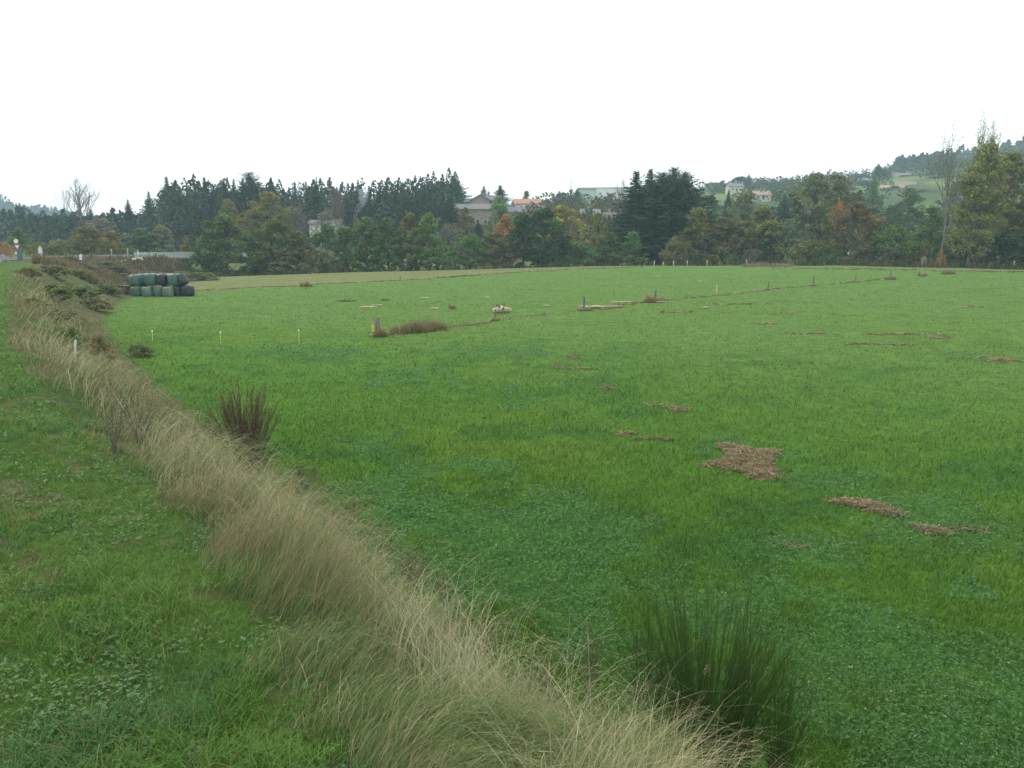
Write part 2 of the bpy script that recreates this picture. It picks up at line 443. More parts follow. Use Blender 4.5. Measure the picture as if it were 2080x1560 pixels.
# ------------------------------------------------------------------ ribbons: grass, straw, stalks
def ribbons(P, h, w, lean, face, col, segs=3, tip=.15, bend=2.0, curl=None, coltip=None):
    """curved tapering blades; P (n,3) roots, lean (n,2) horizontal travel of the tip, face = heading of the flat side"""
    n = len(P); t = np.linspace(0, 1, segs + 1)[None, :, None]
    L = np.concatenate([lean, np.zeros((n, 1))], 1)[:, None, :]
    up = np.array([0, 0, 1.])[None, None, :] * h[:, None, None]
    ln = np.linalg.norm(lean, axis=1) / np.maximum(h, 1e-6)
    k = np.clip(ln, 0, 1.2)[:, None, None]
    C = P[:, None, :] + up * (t - .28 * k * t ** 3) + L * t ** bend
    if curl is not None:
        C[:, :, 2] -= curl[:, None] * np.clip(t[:, :, 0] - .6, 0, 1) ** 2 * 6 * h[:, None] * .3
    s = np.stack([np.cos(face), np.sin(face), np.zeros(n)], 1)[:, None, :]
    wd = (w[:, None] * (1 - (1 - tip) * t[:, :, 0] ** 1.4))[:, :, None] * .5
    V = np.stack([C - s * wd, C + s * wd], 2).reshape(n, -1, 3)
    m = (segs + 1) * 2
    q = np.array([(2 * i, 2 * i + 1, 2 * i + 3, 2 * i + 2) for i in range(segs)])
    Q = (np.arange(n)[:, None, None] * m + q[None]).reshape(-1, 4)
    cc = np.repeat(col[:, None, :], m, 1)
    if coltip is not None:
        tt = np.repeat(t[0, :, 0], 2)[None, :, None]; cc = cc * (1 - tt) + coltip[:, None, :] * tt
    return V.reshape(-1, 3), Q, cc.reshape(-1, 3)
def join(parts):
    V, Q, C = [], [], []; n = 0
    for v, q, c in parts:
        V.append(v); Q.append(q + n); C.append(c); n += len(v)
    return np.concatenate(V), np.concatenate(Q), np.concatenate(C)
def polar(n, r1, r2, a1, a2, pw=1.0):
    """random ground points, denser towards the eye"""
    uu = RNG.random(n)
    if pw == 1.0: r = 1 / (1 / r1 + (1 / r2 - 1 / r1) * uu)
    else:
        r = (r1 ** (1 - pw) + (r2 ** (1 - pw) - r1 ** (1 - pw)) * uu) ** (1 / (1 - pw))
    a = np.radians(a1 + (a2 - a1) * RNG.random(n))
    return r * np.sin(a), r * np.cos(a), r
def jit(n, s=.2): return 1 + (RNG.random((n, 1)) - .5) * 2 * s

# the meadow: blades and tufts
x, y, r = polar(450000, 4.0, 130, -42, 46, 1.75)
u = slope_u(x, y); e = np.interp(pxof(x, y), *EDGE)
k = (u > np.maximum(ucap(y), .72) - .04) & (r < e) & ~((y > 96) & (x < toe_x(y) + 2)); k &= ~((clover_m(x, y) > .6) & (RNG.random(len(x)) < .62))
x, y, r = x[k], y[k], r[k]; n = len(x)
z = H(x, y)
st = stubble_m(x, y)
hh = (.10 + .09 * RNG.random(n)) * (.7 + .7 * fbm(x, y, 1.7, 3, 2.7)) * (1 - .4 * st)
ww = np.maximum(.006, r * .00085) * (.7 + .6 * RNG.random(n))
th = RNG.random(n) * 2 * pi; la = hh * (.2 + .9 * RNG.random(n))
lean = np.stack([np.cos(th) * la + .25 * hh, np.sin(th) * la * .8 + .1 * hh], 1)
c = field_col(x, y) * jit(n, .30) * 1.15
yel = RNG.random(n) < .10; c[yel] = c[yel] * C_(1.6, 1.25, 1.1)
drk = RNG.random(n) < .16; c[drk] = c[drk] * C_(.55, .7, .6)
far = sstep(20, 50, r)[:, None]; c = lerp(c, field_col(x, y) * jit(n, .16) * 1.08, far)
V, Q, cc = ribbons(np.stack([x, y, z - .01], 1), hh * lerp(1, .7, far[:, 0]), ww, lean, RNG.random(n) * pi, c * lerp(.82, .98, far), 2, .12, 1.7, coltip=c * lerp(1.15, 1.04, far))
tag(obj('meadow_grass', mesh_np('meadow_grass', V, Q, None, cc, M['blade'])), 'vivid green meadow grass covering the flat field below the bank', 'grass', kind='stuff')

# clover
x, y, r = polar(160000, 4.5, 48, -42, 42, 1.8)
k = (slope_u(x, y) > np.minimum(.9, ucap(y) + .15)) & (RNG.random(len(x)) < .06 + clover_m(x, y) * 1.2)
x, y, r = x[k], y[k], r[k]; n = len(x); z = H(x, y)
def leaflets(x, y, z, hgt, size, col, nl=3, tilt=.35):
    n = len(x); Vs, Qs, Cs = [], [], []; a0 = RNG.random(n) * 2 * pi; off = 0
    for i in range(nl):
        a = a0 + i * 2 * pi / nl + RNG.normal(0, .15, n)
        d = np.stack([np.cos(a), np.sin(a), RNG.normal(-.05, tilt, n)], 1)
        s = np.stack([-np.sin(a), np.cos(a), RNG.normal(0, tilt, n)], 1)
        c0 = np.stack([x, y, z + hgt], 1); L = size[:, None] * (.85 + .3 * RNG.random((n, 1)))
        v = np.stack([c0, c0 + d * L * .6 + s * L * .42, c0 + d * L, c0 + d * L * .6 - s * L * .42], 1)
        Vs.append(v.reshape(-1, 3)); Qs.append(np.arange(n * 4).reshape(n, 4) + off); off += n * 4
        Cs.append(np.repeat(col * jit(n, .15), 4, 0))
    return np.concatenate(Vs), np.concatenate(Qs), np.concatenate(Cs)
tt = RNG.random((n, 1))
c = lerp(C_(.040, .120, .020), C_(.100, .215, .056), tt ** 2.0) * jit(n, .2)
L = leaflets(x, y, z, .03 + .09 * RNG.random(n) * (.6 + .8 * fbm(x, y, .8, 2, 4)), np.maximum(.022, r * .0021), c)
tag(obj('clover', mesh_np('clover', L[0], L[1], None, L[2], M['clover'])), 'bluish green clover spreading through the meadow grass', 'clover', kind='stuff')
# clover blossoms: a few pale dots
x, y, r = polar(700, 7, 30, -10, 42, 1.6); k = (slope_u(x, y) > 1) & (clover_m(x, y) > .5) & (RNG.random(len(x)) < .3)
x, y = x[k], y[k]; mb = MB()
for a, b in zip(x, y):
    zz = Hs(a, b); s = .007
    for q in range(3):
        mb.box((a + random.uniform(-.01, .01), b + random.uniform(-.01, .01), zz + .10 + q * .004), (s, s, s), random.random() * 3)
tag(obj('clover_flowers', mb.mesh('clover_flowers', noisy('clover_bloom', (.42, .34, .34), (.62, .56, .52), 9))), 'tiny pale clover blossoms dotted through the clover', 'clover flowers', kind='stuff')

# verge: short grass, weeds, worn earth
x, y, r = polar(380000, 1.3, 75, -62, 30, 1.45)
u = slope_u(x, y) - .02; edge = (fbm(x, y, .9, 3, 5.5) - .5) * .25
rdx = -3 - .607 * y
k = (u < .05 + edge) & (x > rdx) | ((u < .14) & (RNG.random(len(x)) < .22) & (x > rdx)); bare = fbm(x, y, .22, 4, 9.7); k &= (bare < .66) | (RNG.random(len(x)) < .45)
x, y, r = x[k], y[k], r[k]; n = len(x); z = H(x, y)
tf = fbm(x, y, .55, 3, 7.1)
hh = (.022 + .050 * RNG.random(n)) * (.5 + 1.1 * sstep(.42, .68, tf)) + .008
ww = np.maximum(.0030, r * .00085) * (.7 + .7 * RNG.random(n))
th = RNG.random(n) * 2 * pi; la = hh * (.3 + 1.0 * RNG.random(n)); lean = np.stack([np.cos(th) * la, np.sin(th) * la], 1)
g = fbm(x, y, .8, 3, 3.8)[:, None]
c = lerp(C_(.075, .185, .026), C_(.112, .225, .034), sstep(.4, .6, g)); c = lerp(c, C_(.062, .160, .045), sstep(.5, .65, fbm(x, y, .35, 3, 12.2))[:, None] * .8)
c = c * jit(n, .35); dd = RNG.random(n) < .09; c[dd] = C_(.22, .18, .09) * jit(dd.sum(), .3)
V, Q, cc = ribbons(np.stack([x, y, z - .004], 1), hh, ww, lean, RNG.random(n) * pi, c * .8, 3, .12, 1.7, coltip=c * 1.15)
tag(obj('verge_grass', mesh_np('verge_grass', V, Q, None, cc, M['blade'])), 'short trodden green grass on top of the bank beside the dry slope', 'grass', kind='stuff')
# broad little leaves in the verge
x, y, r = polar(60000, 1.3, 40, -55, 28, 1.5)
k = (slope_u(x, y) < .03) & (fbm(x, y, .28, 3, 14.1) + RNG.normal(0, .05, len(x)) > .52) & (x > -3 - .607 * y)
x, y, r = x[k], y[k], r[k]; n = len(x); z = H(x, y)
c = lerp(C_(.060, .160, .032), C_(.105, .210, .060), RNG.random((n, 1)))
L = leaflets(x, y, z, .008 + .03 * RNG.random(n), np.maximum(.009, r * .0020) * (.6 + .8 * RNG.random(n)), c * .85, 4, .3)
tag(obj('verge_weeds', mesh_np('verge_weeds', L[0], L[1], None, L[2], M['clover'])), 'low broad leaved weeds creeping through the grass on top of the bank', 'weeds', kind='stuff')

# the slope: long dry grass combed downhill
dirx, diry = .80, .60
x, y, r = polar(360000, 2.0, 105, -60, 62, 1.45)
u = slope_u(x, y) + (fbm(x, y, .9, 3, 5.5) - .5) * .25
k = (u > .04 - .03 * sstep(6, 3, y)) & (u < 1.02 + .10 * (fbm(x, y, 2.2, 3, 15.5) - .4)) & (y < 100)
x, y, r, u = x[k], y[k], r[k], u[k]; n = len(x); z = H(x, y)
cl = fbm(x, y, .75, 3, 21.3); cl2 = fbm(x, y, 2.6, 3, 2.3)
edge_f = sstep(.0 - .04 * sstep(6, 3, y), .16 - .06 * sstep(6, 3, y), u) * sstep(1.10, .80, u)
dryness = sstep(.36, .56, cl2 + .10 * edge_f + .10 * sstep(25, 12, r) * 0 - .12 * sstep(.75, 1.0, u))
hh = (.12 + .46 * RNG.random(n) ** 1.4) * (.15 + 1.6 * cl ** 1.2) * (1 - .55 * sstep(ucap(y) - .08, ucap(y) + .22, u + (RNG.random(n) - .5) * .2)) * (.30 + .85 * edge_f) * (.75 + .25 * dryness)
ww = np.maximum(.0020, r * .00058) * (.7 + .6 * RNG.random(n))
ang = np.arctan2(diry, dirx) + (fbm(x, y, .8, 3, 31.1) - .5) * 5.0 + RNG.normal(0, .5, n)
la = hh * (.45 + .75 * RNG.random(n)) * (.7 + .9 * (fbm(x, y, .9, 2, 17.1) - .2))
lean = np.stack([np.cos(ang) * la, np.sin(ang) * la], 1)
straw = lerp(C_(.215, .195, .100), C_(.42, .395, .225), RNG.random((n, 1)) ** 1.2)
straw = lerp(straw, C_(.25, .175, .105), sstep(.56, .66, fbm(x, y, 1.0, 3, 27.7))[:, None] * .7)
grn = lerp(C_(.085, .155, .045), C_(.17, .225, .08), RNG.random((n, 1)))
isdry = RNG.random(n) < (.24 + .52 * dryness) * (1 - .72 * sstep(ucap(y) - .15, ucap(y) + .25, u))
rus = (RNG.random(n) < .22 * sstep(.5, .75, u)); 
c = np.where(isdry[:, None], straw, grn); c = np.where(rus[:, None], C_(.21, .15, .085), c) * jit(n, .25)
V, Q, cc = ribbons(np.stack([x, y, z - .02], 1), hh, ww, lean, RNG.random(n) * pi, c * .85, 5, .25, 1.5 , curl=RNG.random(n) * 1.8, coltip=c * 1.25)
# seed heads on some stalks
idx = np.where(isdry & (RNG.random(n) < .05) & (r < 16))[0]
Vr = V.reshape(n, 12, 3); tipc = (Vr[idx, 10] + Vr[idx, 11]) / 2; prev = (Vr[idx, 8] + Vr[idx, 9]) / 2
dv = tipc - prev; dv /= np.maximum(np.linalg.norm(dv, axis=1, keepdims=True), 1e-6)
hl = .03 + .04 * RNG.random(len(idx))
sv = ribbons(tipc, np.full(len(idx), 1e-4), .003 + .003 * RNG.random(len(idx)), (dv[:, :2] * hl[:, None]), RNG.random(len(idx)) * pi, straw[idx] * 1.05, 2, .2, 1.0)
sv[0].reshape(len(idx), 6, 3)[:, 2:4, 2] += (dv[:, 2] * hl * .5)[:, None]; sv[0].reshape(len(idx), 6, 3)[:, 4:6, 2] += (dv[:, 2] * hl)[:, None]
V, Q, cc = join([(V, Q, cc), sv])
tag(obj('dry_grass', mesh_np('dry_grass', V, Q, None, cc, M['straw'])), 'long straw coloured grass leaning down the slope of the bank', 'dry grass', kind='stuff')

x, y, r = polar(26000, 2.0, 60, -55, 55, 1.5); u = slope_u(x, y)
k = (u > .10) & (u < ucap(y) + .12) & (RNG.random(len(u)) < 1.15 - u) & (fbm(x, y, .8, 3, 51.1) > .42); x, y, r = x[k], y[k], r[k]; n = len(x)
hh = .30 + .40 * RNG.random(n); ang = .6 + RNG.normal(0, 1.3, n); la = hh * (.25 + 1.1 * RNG.random(n)); c = lerp(C_(.36, .33, .19), C_(.56, .53, .34), RNG.random((n, 1)))
V, Q, cc = ribbons(np.stack([x, y, H(x, y)], 1), hh, np.maximum(.0018, r * .00050), np.stack([np.cos(ang) * la, np.sin(ang) * la], 1), RNG.random(n) * pi, c * .85, 7, .3, 1.4 + 1.2 * RNG.random((n, 1, 1)), curl=RNG.random(n) * 2.6, coltip=c * 1.1)
tag(obj('loose_straw', mesh_np('loose_straw', V, Q, None, cc, M['straw'])), 'pale loose grass strands arching over the dry slope in all directions', 'dry grass', kind='stuff')
# sparse taller stalks and rusty sorrel along the foot of the slope
x, y, r = polar(70000, 3, 60, -50, 55, 1.5); u = slope_u(x, y); u = u + RNG.normal(0, .08, len(u)); k = (u > np.minimum(.55, ucap(y))) & (u < 1.08) & (y < 60) & (y > 5.5) & (fbm(x, y, 1.2, 3, 44.1) > .47) & (RNG.random(len(u)) < .18 + .4 * sstep(8, 14, y))
x, y, r = x[k], y[k], r[k]; n = len(x); z = H(x, y); hh = .22 + .36 * RNG.random(n); la = hh * (.1 + .35 * RNG.random(n)); a = RNG.normal(.8, .9, n)
c = lerp(C_(.19, .13, .07), C_(.26, .235, .12), RNG.random((n, 1)))
parts = [ribbons(np.stack([x, y, z], 1), hh, np.maximum(.004, r * .0006), np.stack([np.cos(a) * la, np.sin(a) * la], 1), RNG.random(n) * pi, c * .8, 4, .3, 1.8, coltip=c)]
rep = 9; xi = np.repeat(np.arange(n), rep); tt = .45 + .55 * RNG.random(n * rep)
bx = x[xi] + np.cos(a[xi]) * la[xi] * tt ** 1.8; by = y[xi] + np.sin(a[xi]) * la[xi] * tt ** 1.8; bz = z[xi] + hh[xi] * tt * .97
al = RNG.random(n * rep) * 2 * pi; l_ = .03 + .04 * RNG.random(n * rep)
parts.append(ribbons(np.stack([bx, by, bz], 1), l_ * .7, np.maximum(.005, r[xi] * .0007), np.stack([np.cos(al) * l_, np.sin(al) * l_], 1), RNG.random(n * rep) * pi, c[xi] * 1.1, 1, .4, 1.0))
V, Q, cc = join(parts)
tag(obj('sorrel_stalks', mesh_np('sorrel_stalks', V, Q, None, cc, M['straw'])), 'thin rusty brown seed stalks standing along the foot of the dry slope', 'seed stalks', kind='stuff')

# rough scrub in front of the road bank
x, y, r = polar(60000, 60, 175, -34, -20, 1.3); k = (x < toe_x(y) + 3) & (slope_u(x, y) > .0) & (y > 88) & (polydist(x, y, ROADP) > 4.2) & (r < 172)
x, y, r = x[k], y[k], r[k]; n = len(x); z = H(x, y); g = fbm(x, y, 5, 3, 33.3)[:, None]
c = lerp(C_(.10, .115, .045), C_(.20, .17, .095), sstep(.38, .5, g)); c = lerp(c, C_(.15, .115, .07), sstep(.5, .6, fbm(x, y, 4, 3, 3.3))[:, None] * .7) * jit(n, .3)
hh = (.3 + .7 * RNG.random(n)) * (.3 + 1.3 * fbm(x, y, 3.1, 3, 5.1)); la = hh * RNG.random(n) * .6; a = RNG.random(n) * 2 * pi
V, Q, cc = ribbons(np.stack([x, y, z], 1), hh, r * .0016 * (.6 + RNG.random(n)), np.stack([np.cos(a) * la, np.sin(a) * la], 1), RNG.random(n) * pi, c * .8, 2, .2, 1.5, coltip=c * 1.1)
tag(obj('scrub', mesh_np('scrub', V, Q, None, cc, M['straw'])), 'brown and green scrub covering the road bank behind the bales', 'scrub', kind='stuff')

# ------------------------------------------------------------------ trees
def leaf_cards(C, size, col, rs, flat=0.0, updir=None):
    """small leaf sprays: one bent quad per point"""
    n = len(C)
    a = rs.normal(size=(n, 3)); 
    if flat: a[:, 2] *= (1 - flat)
    a /= np.linalg.norm(a, axis=1, keepdims=True)
    b = rs.normal(size=(n, 3)); b -= (a * b).sum(1, keepdims=True) * a
    if flat: b[:, 2] *= (1 - flat)
    b /= np.linalg.norm(b, axis=1, keepdims=True)
    s = (size * (.6 + .8 * rs.random(n)))[:, None]
    v = np.stack([C - a * s * .5, C + b * s * .38, C + a * s * .5, C - b * s * .38], 1)
    return v.reshape(-1, 3), np.arange(n * 4).reshape(n, 4), np.repeat(col, 4, 0)
def env_round(t): return np.sin(np.clip(t, 0, 1) ** .75 * pi) ** .55
def env_egg(t): return np.sin(np.clip(t, 0, 1) ** .55 * pi) ** .7
def env_cone(t): return np.clip(1 - t, 0, 1) ** .75 * sstep(-.02, .12, t)
def env_tall(t): return np.sin(np.clip(t, 0, 1) ** .8 * pi) ** .45 * (1 - .25 * t)
def env_bush(t): return np.clip(1 - t ** 2.2, 0, 1) ** .5
def broadleaf(seed, env, hgt=10.0, rad=3.0, base=.12, ncl=70, per=70, size=.34, clump=.20, trunk_r=.2, multi=1, sparse=0.0, wob=.35):
    rs = np.random.default_rng(seed)
    tr = MB(); cl = []
    # irregular outline: a few lobes in azimuth
    ph = rs.random(4) * 2 * pi; am = rs.random(4) * wob
    def R(t, a): return rad * env(t) * (1 + am[0] * np.sin(a * 2 + ph[0] + t * 5) * .5 + am[1] * np.sin(3 * a + ph[1] - t * 8) * .5 + am[2] * np.sin(5 * a + ph[2] + t * 12) * .4)
    for m in range(multi):
        ox, oy = rs.normal(0, .25 * (multi > 1), 2)
        nz = 8; zz = np.linspace(0, hgt * (.86 if multi == 1 else .7), nz); wx = np.cumsum(rs.normal(0, .09, nz)); wy = np.cumsum(rs.normal(0, .09, nz))
        P = np.stack([ox + wx + ox * zz * .25, oy + wy + oy * zz * .25, zz - .3], 1)
        tr.tube(P, trunk_r / (multi ** .5) * (1 - .88 * np.linspace(0, 1, nz)) , 7)
        nl = max(6, int(ncl / (multi * 3.2)))
        for i in range(nl):
            t0 = .15 + .75 * rs.random(); k = t0 * (nz - 1); p0 = P[int(k)] + (P[min(int(k) + 1, nz - 1)] - P[int(k)]) * (k % 1)
            a = rs.random() * 2 * pi; tz = np.clip(t0 + .1 + .25 * rs.random(), 0, .97); rr = R((tz - base) / (1 - base), a) * (.6 + .35 * rs.random())
            p2 = np.array([cos(a) * rr, sin(a) * rr, tz * hgt]); pm = (p0 + p2) / 2 + np.array([0, 0, -.25])
            tr.tube([p0, pm, p2], [trunk_r * .35 * (1 - t0 * .6), trunk_r * .2, .015], 4)
    for i in range(ncl):
        t = rs.random() ** .85; a = rs.random() * 2 * pi; f = rs.random() ** (.42)
        rr = max(R(t, a), .05) * f
        z = (base + (1 - base) * t) * hgt
        c = np.array([cos(a) * rr, sin(a) * rr, z])
        s = clump * rad * (.55 + .8 * rs.random())
        g = .72 + .56 * rs.random()
        cl.append((c, s, g, t))
    pts, cols, tint = [], [], []
    for (c, s, g, t) in cl:
        k = int(per * (.5 + rs.random()) * (1 - sparse * rs.random()))
        p = rs.normal(size=(k, 3)); p /= np.maximum(np.linalg.norm(p, axis=1, keepdims=True), 1e-6); p *= (rs.random((k, 1)) ** .45) * s
        p[:, 2] *= .9
        pts.append(c + p)
        hue = rs.normal(0, .06); cc = np.array([g * (1 + hue), g, g * (1 - hue)])
        cols.append(cc[None] * (.78 + .44 * rs.random((k, 1))))
        tint.append(np.clip(np.full(k, t * 1.2 - .25) + rs.normal(0, .22) , 0, 1))
    pts = np.concatenate(pts); cols = np.concatenate(cols); tint = np.concatenate(tint)
    v, q, c = leaf_cards(pts, size, cols, rs)
    keep = v[:, 2].reshape(-1, 4).min(1) > .02
    tn = np.repeat(tint, 4)
    q = q[keep]
    return tr, (v, q, c, tn)
def conifer(seed, hgt=10.0, rad=2.2, kind='spruce'):
    rs = np.random.default_rng(seed); tr = MB()
    tr.tube([(0, 0, -.3), (0.03, 0, hgt * .5), (0, 0, hgt * .985)], [.20, .11, .01], 7)
    P, C, S = [], [], []
    z = hgt * (.06 if kind == 'spruce' else .10); ph = rs.random(3) * 6.28
    while z < hgt * .985:
        t = z / hgt
        if kind == 'spruce': R = rad * (1 - t) ** .82
        elif kind == 'dome': R = rad * (1 - t ** 3.2) ** .62 * (.70 + .30 * sin(pi * t)) * (.85 + .3 * rs.random())
        elif kind == 'broad': R = rad * (1 - t ** 1.8) ** 1.05 * (.72 + .28 * sin(pi * t)) * (.85 + .3 * rs.random())
        else: R = rad * (1 - t ** 1.5) ** .95 * (.75 + .5 * rs.random())
        nb = int(5 + 4 * (1 - t)) if kind != 'open' else 5
        a0 = rs.random() * 6.28
        for b in range(nb):
            a = a0 + b * 2 * pi / nb + rs.normal(0, .16)
            Lb = max(R * (.55 + .62 * rs.random()) * (1 + .14 * sin(2 * a + ph[0] + t * 4)), .16 + .25 * (1 - t))
            rise = (.10 + .5 * t) * Lb if kind != 'broad' else .25 * Lb
            g = .75 + .5 * rs.random()
            m = max(3, int(Lb / .10)); s = (np.arange(m) + .6) / m
            zz = z + rise * s - .42 * Lb * s ** 2 * (1 - .55 * t) + (.10 * Lb) * s ** 4
            wd = .24 * Lb * (1 - s) + .05
            for rep in range(3 if kind != 'open' else 2):
                off = rs.normal(0, .5, m) * wd
                px = cos(a) * s * Lb - sin(a) * off; py = sin(a) * s * Lb + cos(a) * off
                P.append(np.stack([px, py, zz + rs.normal(0, .05, m) - .05 * rep], 1)); C.append(np.full((m, 3), g) * (.8 + .4 * rs.random((m, 1)))); S.append((.13 + .07 * (1 - s)) * (.5 + .5 * min(1, (1 - t) * 4)))
            if Lb > .5: tr.tube([(0, 0, z), (cos(a) * Lb * .5, sin(a) * Lb * .5, float(zz[m // 2])), (cos(a) * Lb * .92, sin(a) * Lb * .92, float(zz[-1]))], [.035, .022, .008], 3, False)
        z += (.15 + .17 * (1 - t))
    P = np.concatenate(P); C = np.concatenate(C); S = np.concatenate(S)
    v, q, c = leaf_cards(P, S * 1.35, C, rs, .55)
    return tr, (v, q, c, np.zeros(len(v)))
def bare(seed, hgt=10.0, spread=.42, fork=.35, depth=5, trunk=.17, leafy=0, upr=.5, kids=3):
    rs = np.random.default_rng(seed); tr = MB(); tw = MB(); tips = []
    def grow(p, d, L, r, lev):
        n = 4; pts = [p]; q = p.copy(); dd = d.copy()
        for i in range(n - 1):
            dd = dd + rs.normal(0, .06 + .03 * lev, 3); dd[2] += .05 * upr; dd /= np.linalg.norm(dd); q = q + dd * L / (n - 1); pts.append(q.copy())
        (tr if lev < 2 else tw).tube(pts, np.linspace(r, r * .62, n), 6 if lev < 2 else 3, lev == 0)
        if lev >= depth:
            tips.extend(pts[1:]); return
        if lev >= depth - 1: tips.append(pts[-1])
        k = kids if lev > 0 else 4
        for i in range(k):
            s = .45 + .55 * (i + rs.random() * .6) / k if lev > 0 else .55 + .45 * (i + rs.random() * .5) / k
            s = min(s, 1); j = min(int(s * (n - 1)), n - 2); b = pts[j] + (pts[j + 1] - pts[j]) * (s * (n - 1) - j)
            a = rs.random() * 2 * pi; side = np.array([cos(a), sin(a), 0]); nd = dd * (1 - spread) + side * spread + np.array([0, 0, upr * .5]); nd /= np.linalg.norm(nd)
            grow(b, nd, L * (.62 + .16 * rs.random()) * (1 if lev else 1.0), r * (.52 if i < k - 1 else .62), lev + 1)
        grow(pts[-1], (dd + rs.normal(0, .1, 3)) / 1.0, L * .72, r * .6, lev + 1)
    grow(np.array([0, 0, -.3]), np.array([0, 0, 1.]), hgt * fork, trunk, 0)
    zmax = max(v[:, 2].max() for v in tw.v)
    for b in (tr, tw): b.v = [v * hgt / zmax for v in b.v]
    tips = np.array(tips) * hgt / zmax
    leaves = None
    if leafy:
        idx = rs.integers(0, len(tips), leafy); pp = tips[idx] + rs.normal(0, .16, (leafy, 3))
        v, q, c = leaf_cards(pp, np.full(leafy, .12), np.ones((leafy, 3)) * (.7 + .6 * rs.random((leafy, 1))), rs)
        leaves = (v, q, c, np.zeros(len(v)))
    return tr, tw, leaves

PROTO = {}
def reg(key, tr, lf, bark='bark'):
    PROTO[key] = dict(trunk=tr.mesh('trunk', M[bark], True), crown=mesh_np('crown', lf[0], lf[1], None, lf[2], M['leaf'], False, lf[3]),
                      w=float(np.percentile(np.abs(lf[0][:, :2]), 98)), h=float(lf[0][:, 2].max()))
for i in range(3):
    reg('round%d' % i, *broadleaf(20 + i, env_round, rad=3.4, base=.08, ncl=105, per=62, size=.36, clump=.21))
    reg('egg%d' % i, *broadleaf(30 + i, env_egg, rad=2.9, base=.05, ncl=100, per=60, size=.34, clump=.22))
    reg('bush%d' % i, *broadleaf(50 + i, env_bush, hgt=4, rad=2.6, base=.02, ncl=70, per=60, size=.24, clump=.22, trunk_r=.09, multi=4))
    reg('spruce%d' % i, *conifer(60 + i))
    reg('pine%d' % i, *conifer(70 + i, rad=2.5, kind='pine'))
for i in range(2):
    reg('tall%d' % i, *broadleaf(40 + i, env_tall, rad=2.3, base=.10, ncl=120, per=90, size=.19, clump=.22, sparse=.5, wob=.5), 'palebark')
    reg('thin%d' % i, *broadleaf(45 + i, env_round, rad=3.1, base=.06, ncl=90, per=34, size=.26, clump=.26, sparse=.6, wob=.5))
    reg('conic%d' % i, *broadleaf(80 + i, env_cone, rad=3.3, base=.03, ncl=100, per=60, size=.30, clump=.19))
    reg('broadome%d' % i, *conifer(96 + i, rad=3.3, kind='dome'))
    reg('broad%d' % i, *conifer(90 + i, rad=3.2, kind='broad'))
def reg_bare(key, seed, leafy=0, **kw):
    tr, tw, lf = bare(seed, leafy=leafy, **kw)
    d = dict(trunk=tr.mesh('trunk', M['palebark'], True), twigs=tw.mesh('twigs', M['twig']))
    V = np.concatenate(tw.v); d['w'] = float(np.percentile(np.abs(V[:, :2]), 98)); d['h'] = 10.0
    if lf: d['crown'] = mesh_np('crown', lf[0], lf[1], None, lf[2], M['leaf'], False, lf[3])
    PROTO[key] = d
reg_bare('bare0', 101, fork=.30, depth=5, spread=.42, upr=.5, kids=2)
reg_bare('bare1', 102, fork=.50, depth=4, spread=.34, upr=.6, kids=2)
reg_bare('bare2', 113, fork=.24, depth=5, spread=.46, upr=.5, kids=2)
reg_bare('poplar0', 104, leafy=3600, fork=.50, depth=4, spread=.38, upr=.6)
reg_bare('poplar1', 106, leafy=900, fork=.50, depth=5, spread=.46, upr=.40, trunk=.24, kids=2)
reg_bare('brush0', 105, leafy=500, fork=.10, depth=5, spread=.55, upr=.35, trunk=.08)

DK = (.020, .042, .024); DK2 = (.026, .050, .022); BG = (.026, .060, .034)
GR = (.045, .075, .024); GR2 = (.055, .092, .028); GY = (.075, .088, .045); OL = (.078, .082, .024); YG = (.092, .100, .032)
BR = (.066, .066, .030); OR = (.19, .088, .020); YE = (.17, .135, .022); LG = (.075, .120, .038); GB = (.082, .078, .055)
def tree(name, proto, px, D, topy, wpx, color, label, cat='tree', alpha=0.0, group=None, rot=None, sink=0.0):
    p = PROTO[proto]
    rs = random.Random(int(px * 7 + D))
    # the base stands on the terrain; the row it is seen at sets its sideways place
    x = (px - 1040) / FOC * D / CP * (CP * CP + SP * SP)
    z0 = Hs(x, D)
    v = (z0 - CAM_Z) / D
    vv = (v * CP + SP) / (CP - v * SP)
    x = (px - 1040) / FOC * D / (CP + vv * SP); z0 = Hs(x, D) - sink
    ht = max(z_at(topy, D) - z0, .4)
    w = wpx / 2 / FOC * D * (1.75 if proto[:4] in ('spru', 'pine', 'broa') and group else 1.35 if proto[:4] in ('spru', 'pine', 'broa') else 1.08)
    e = empty(name, (x, D, z0), rs.random() * 6.28 if rot is None else rot)
    sx = w / p['w']; sz = ht / p['h']
    for part in ('trunk', 'twigs', 'crown'):
        if part in p:
            o = obj(part, p[part], e); o.scale = (sx, sx, sz)
            if part == 'crown':
                kk = 2.25 if color[1] > .055 else 1.75; g_ = .9 if color[0] > .15 else 1.04; o.color = (color[0] * kk * g_, color[1] * kk * 1.07, color[2] * kk, alpha * .5)
    tag(e, label, cat, group)
    return e

RV = 'trees along the river at the far edge of the meadow'
CF = 'conifers in the dark wood behind the riverside trees'
T = tree
ORD = ['first', 'second', 'third', 'fourth', 'fifth', 'sixth', 'seventh', 'eighth', 'ninth', 'tenth', 'eleventh', 'twelfth']
def ordinals(items, marks, what):
    """labels that count from the nearest landmark on the left of each thing"""
    out = {}; cnt = {}
    for k, px in sorted(enumerate(items), key=lambda q: q[1]):
        m = [b for a, b in marks if a <= px][-1]; i = cnt.get(m, 0); cnt[m] = i + 1; out[k] = what + ', ' + ORD[i] + ' to the right of ' + m
    return out
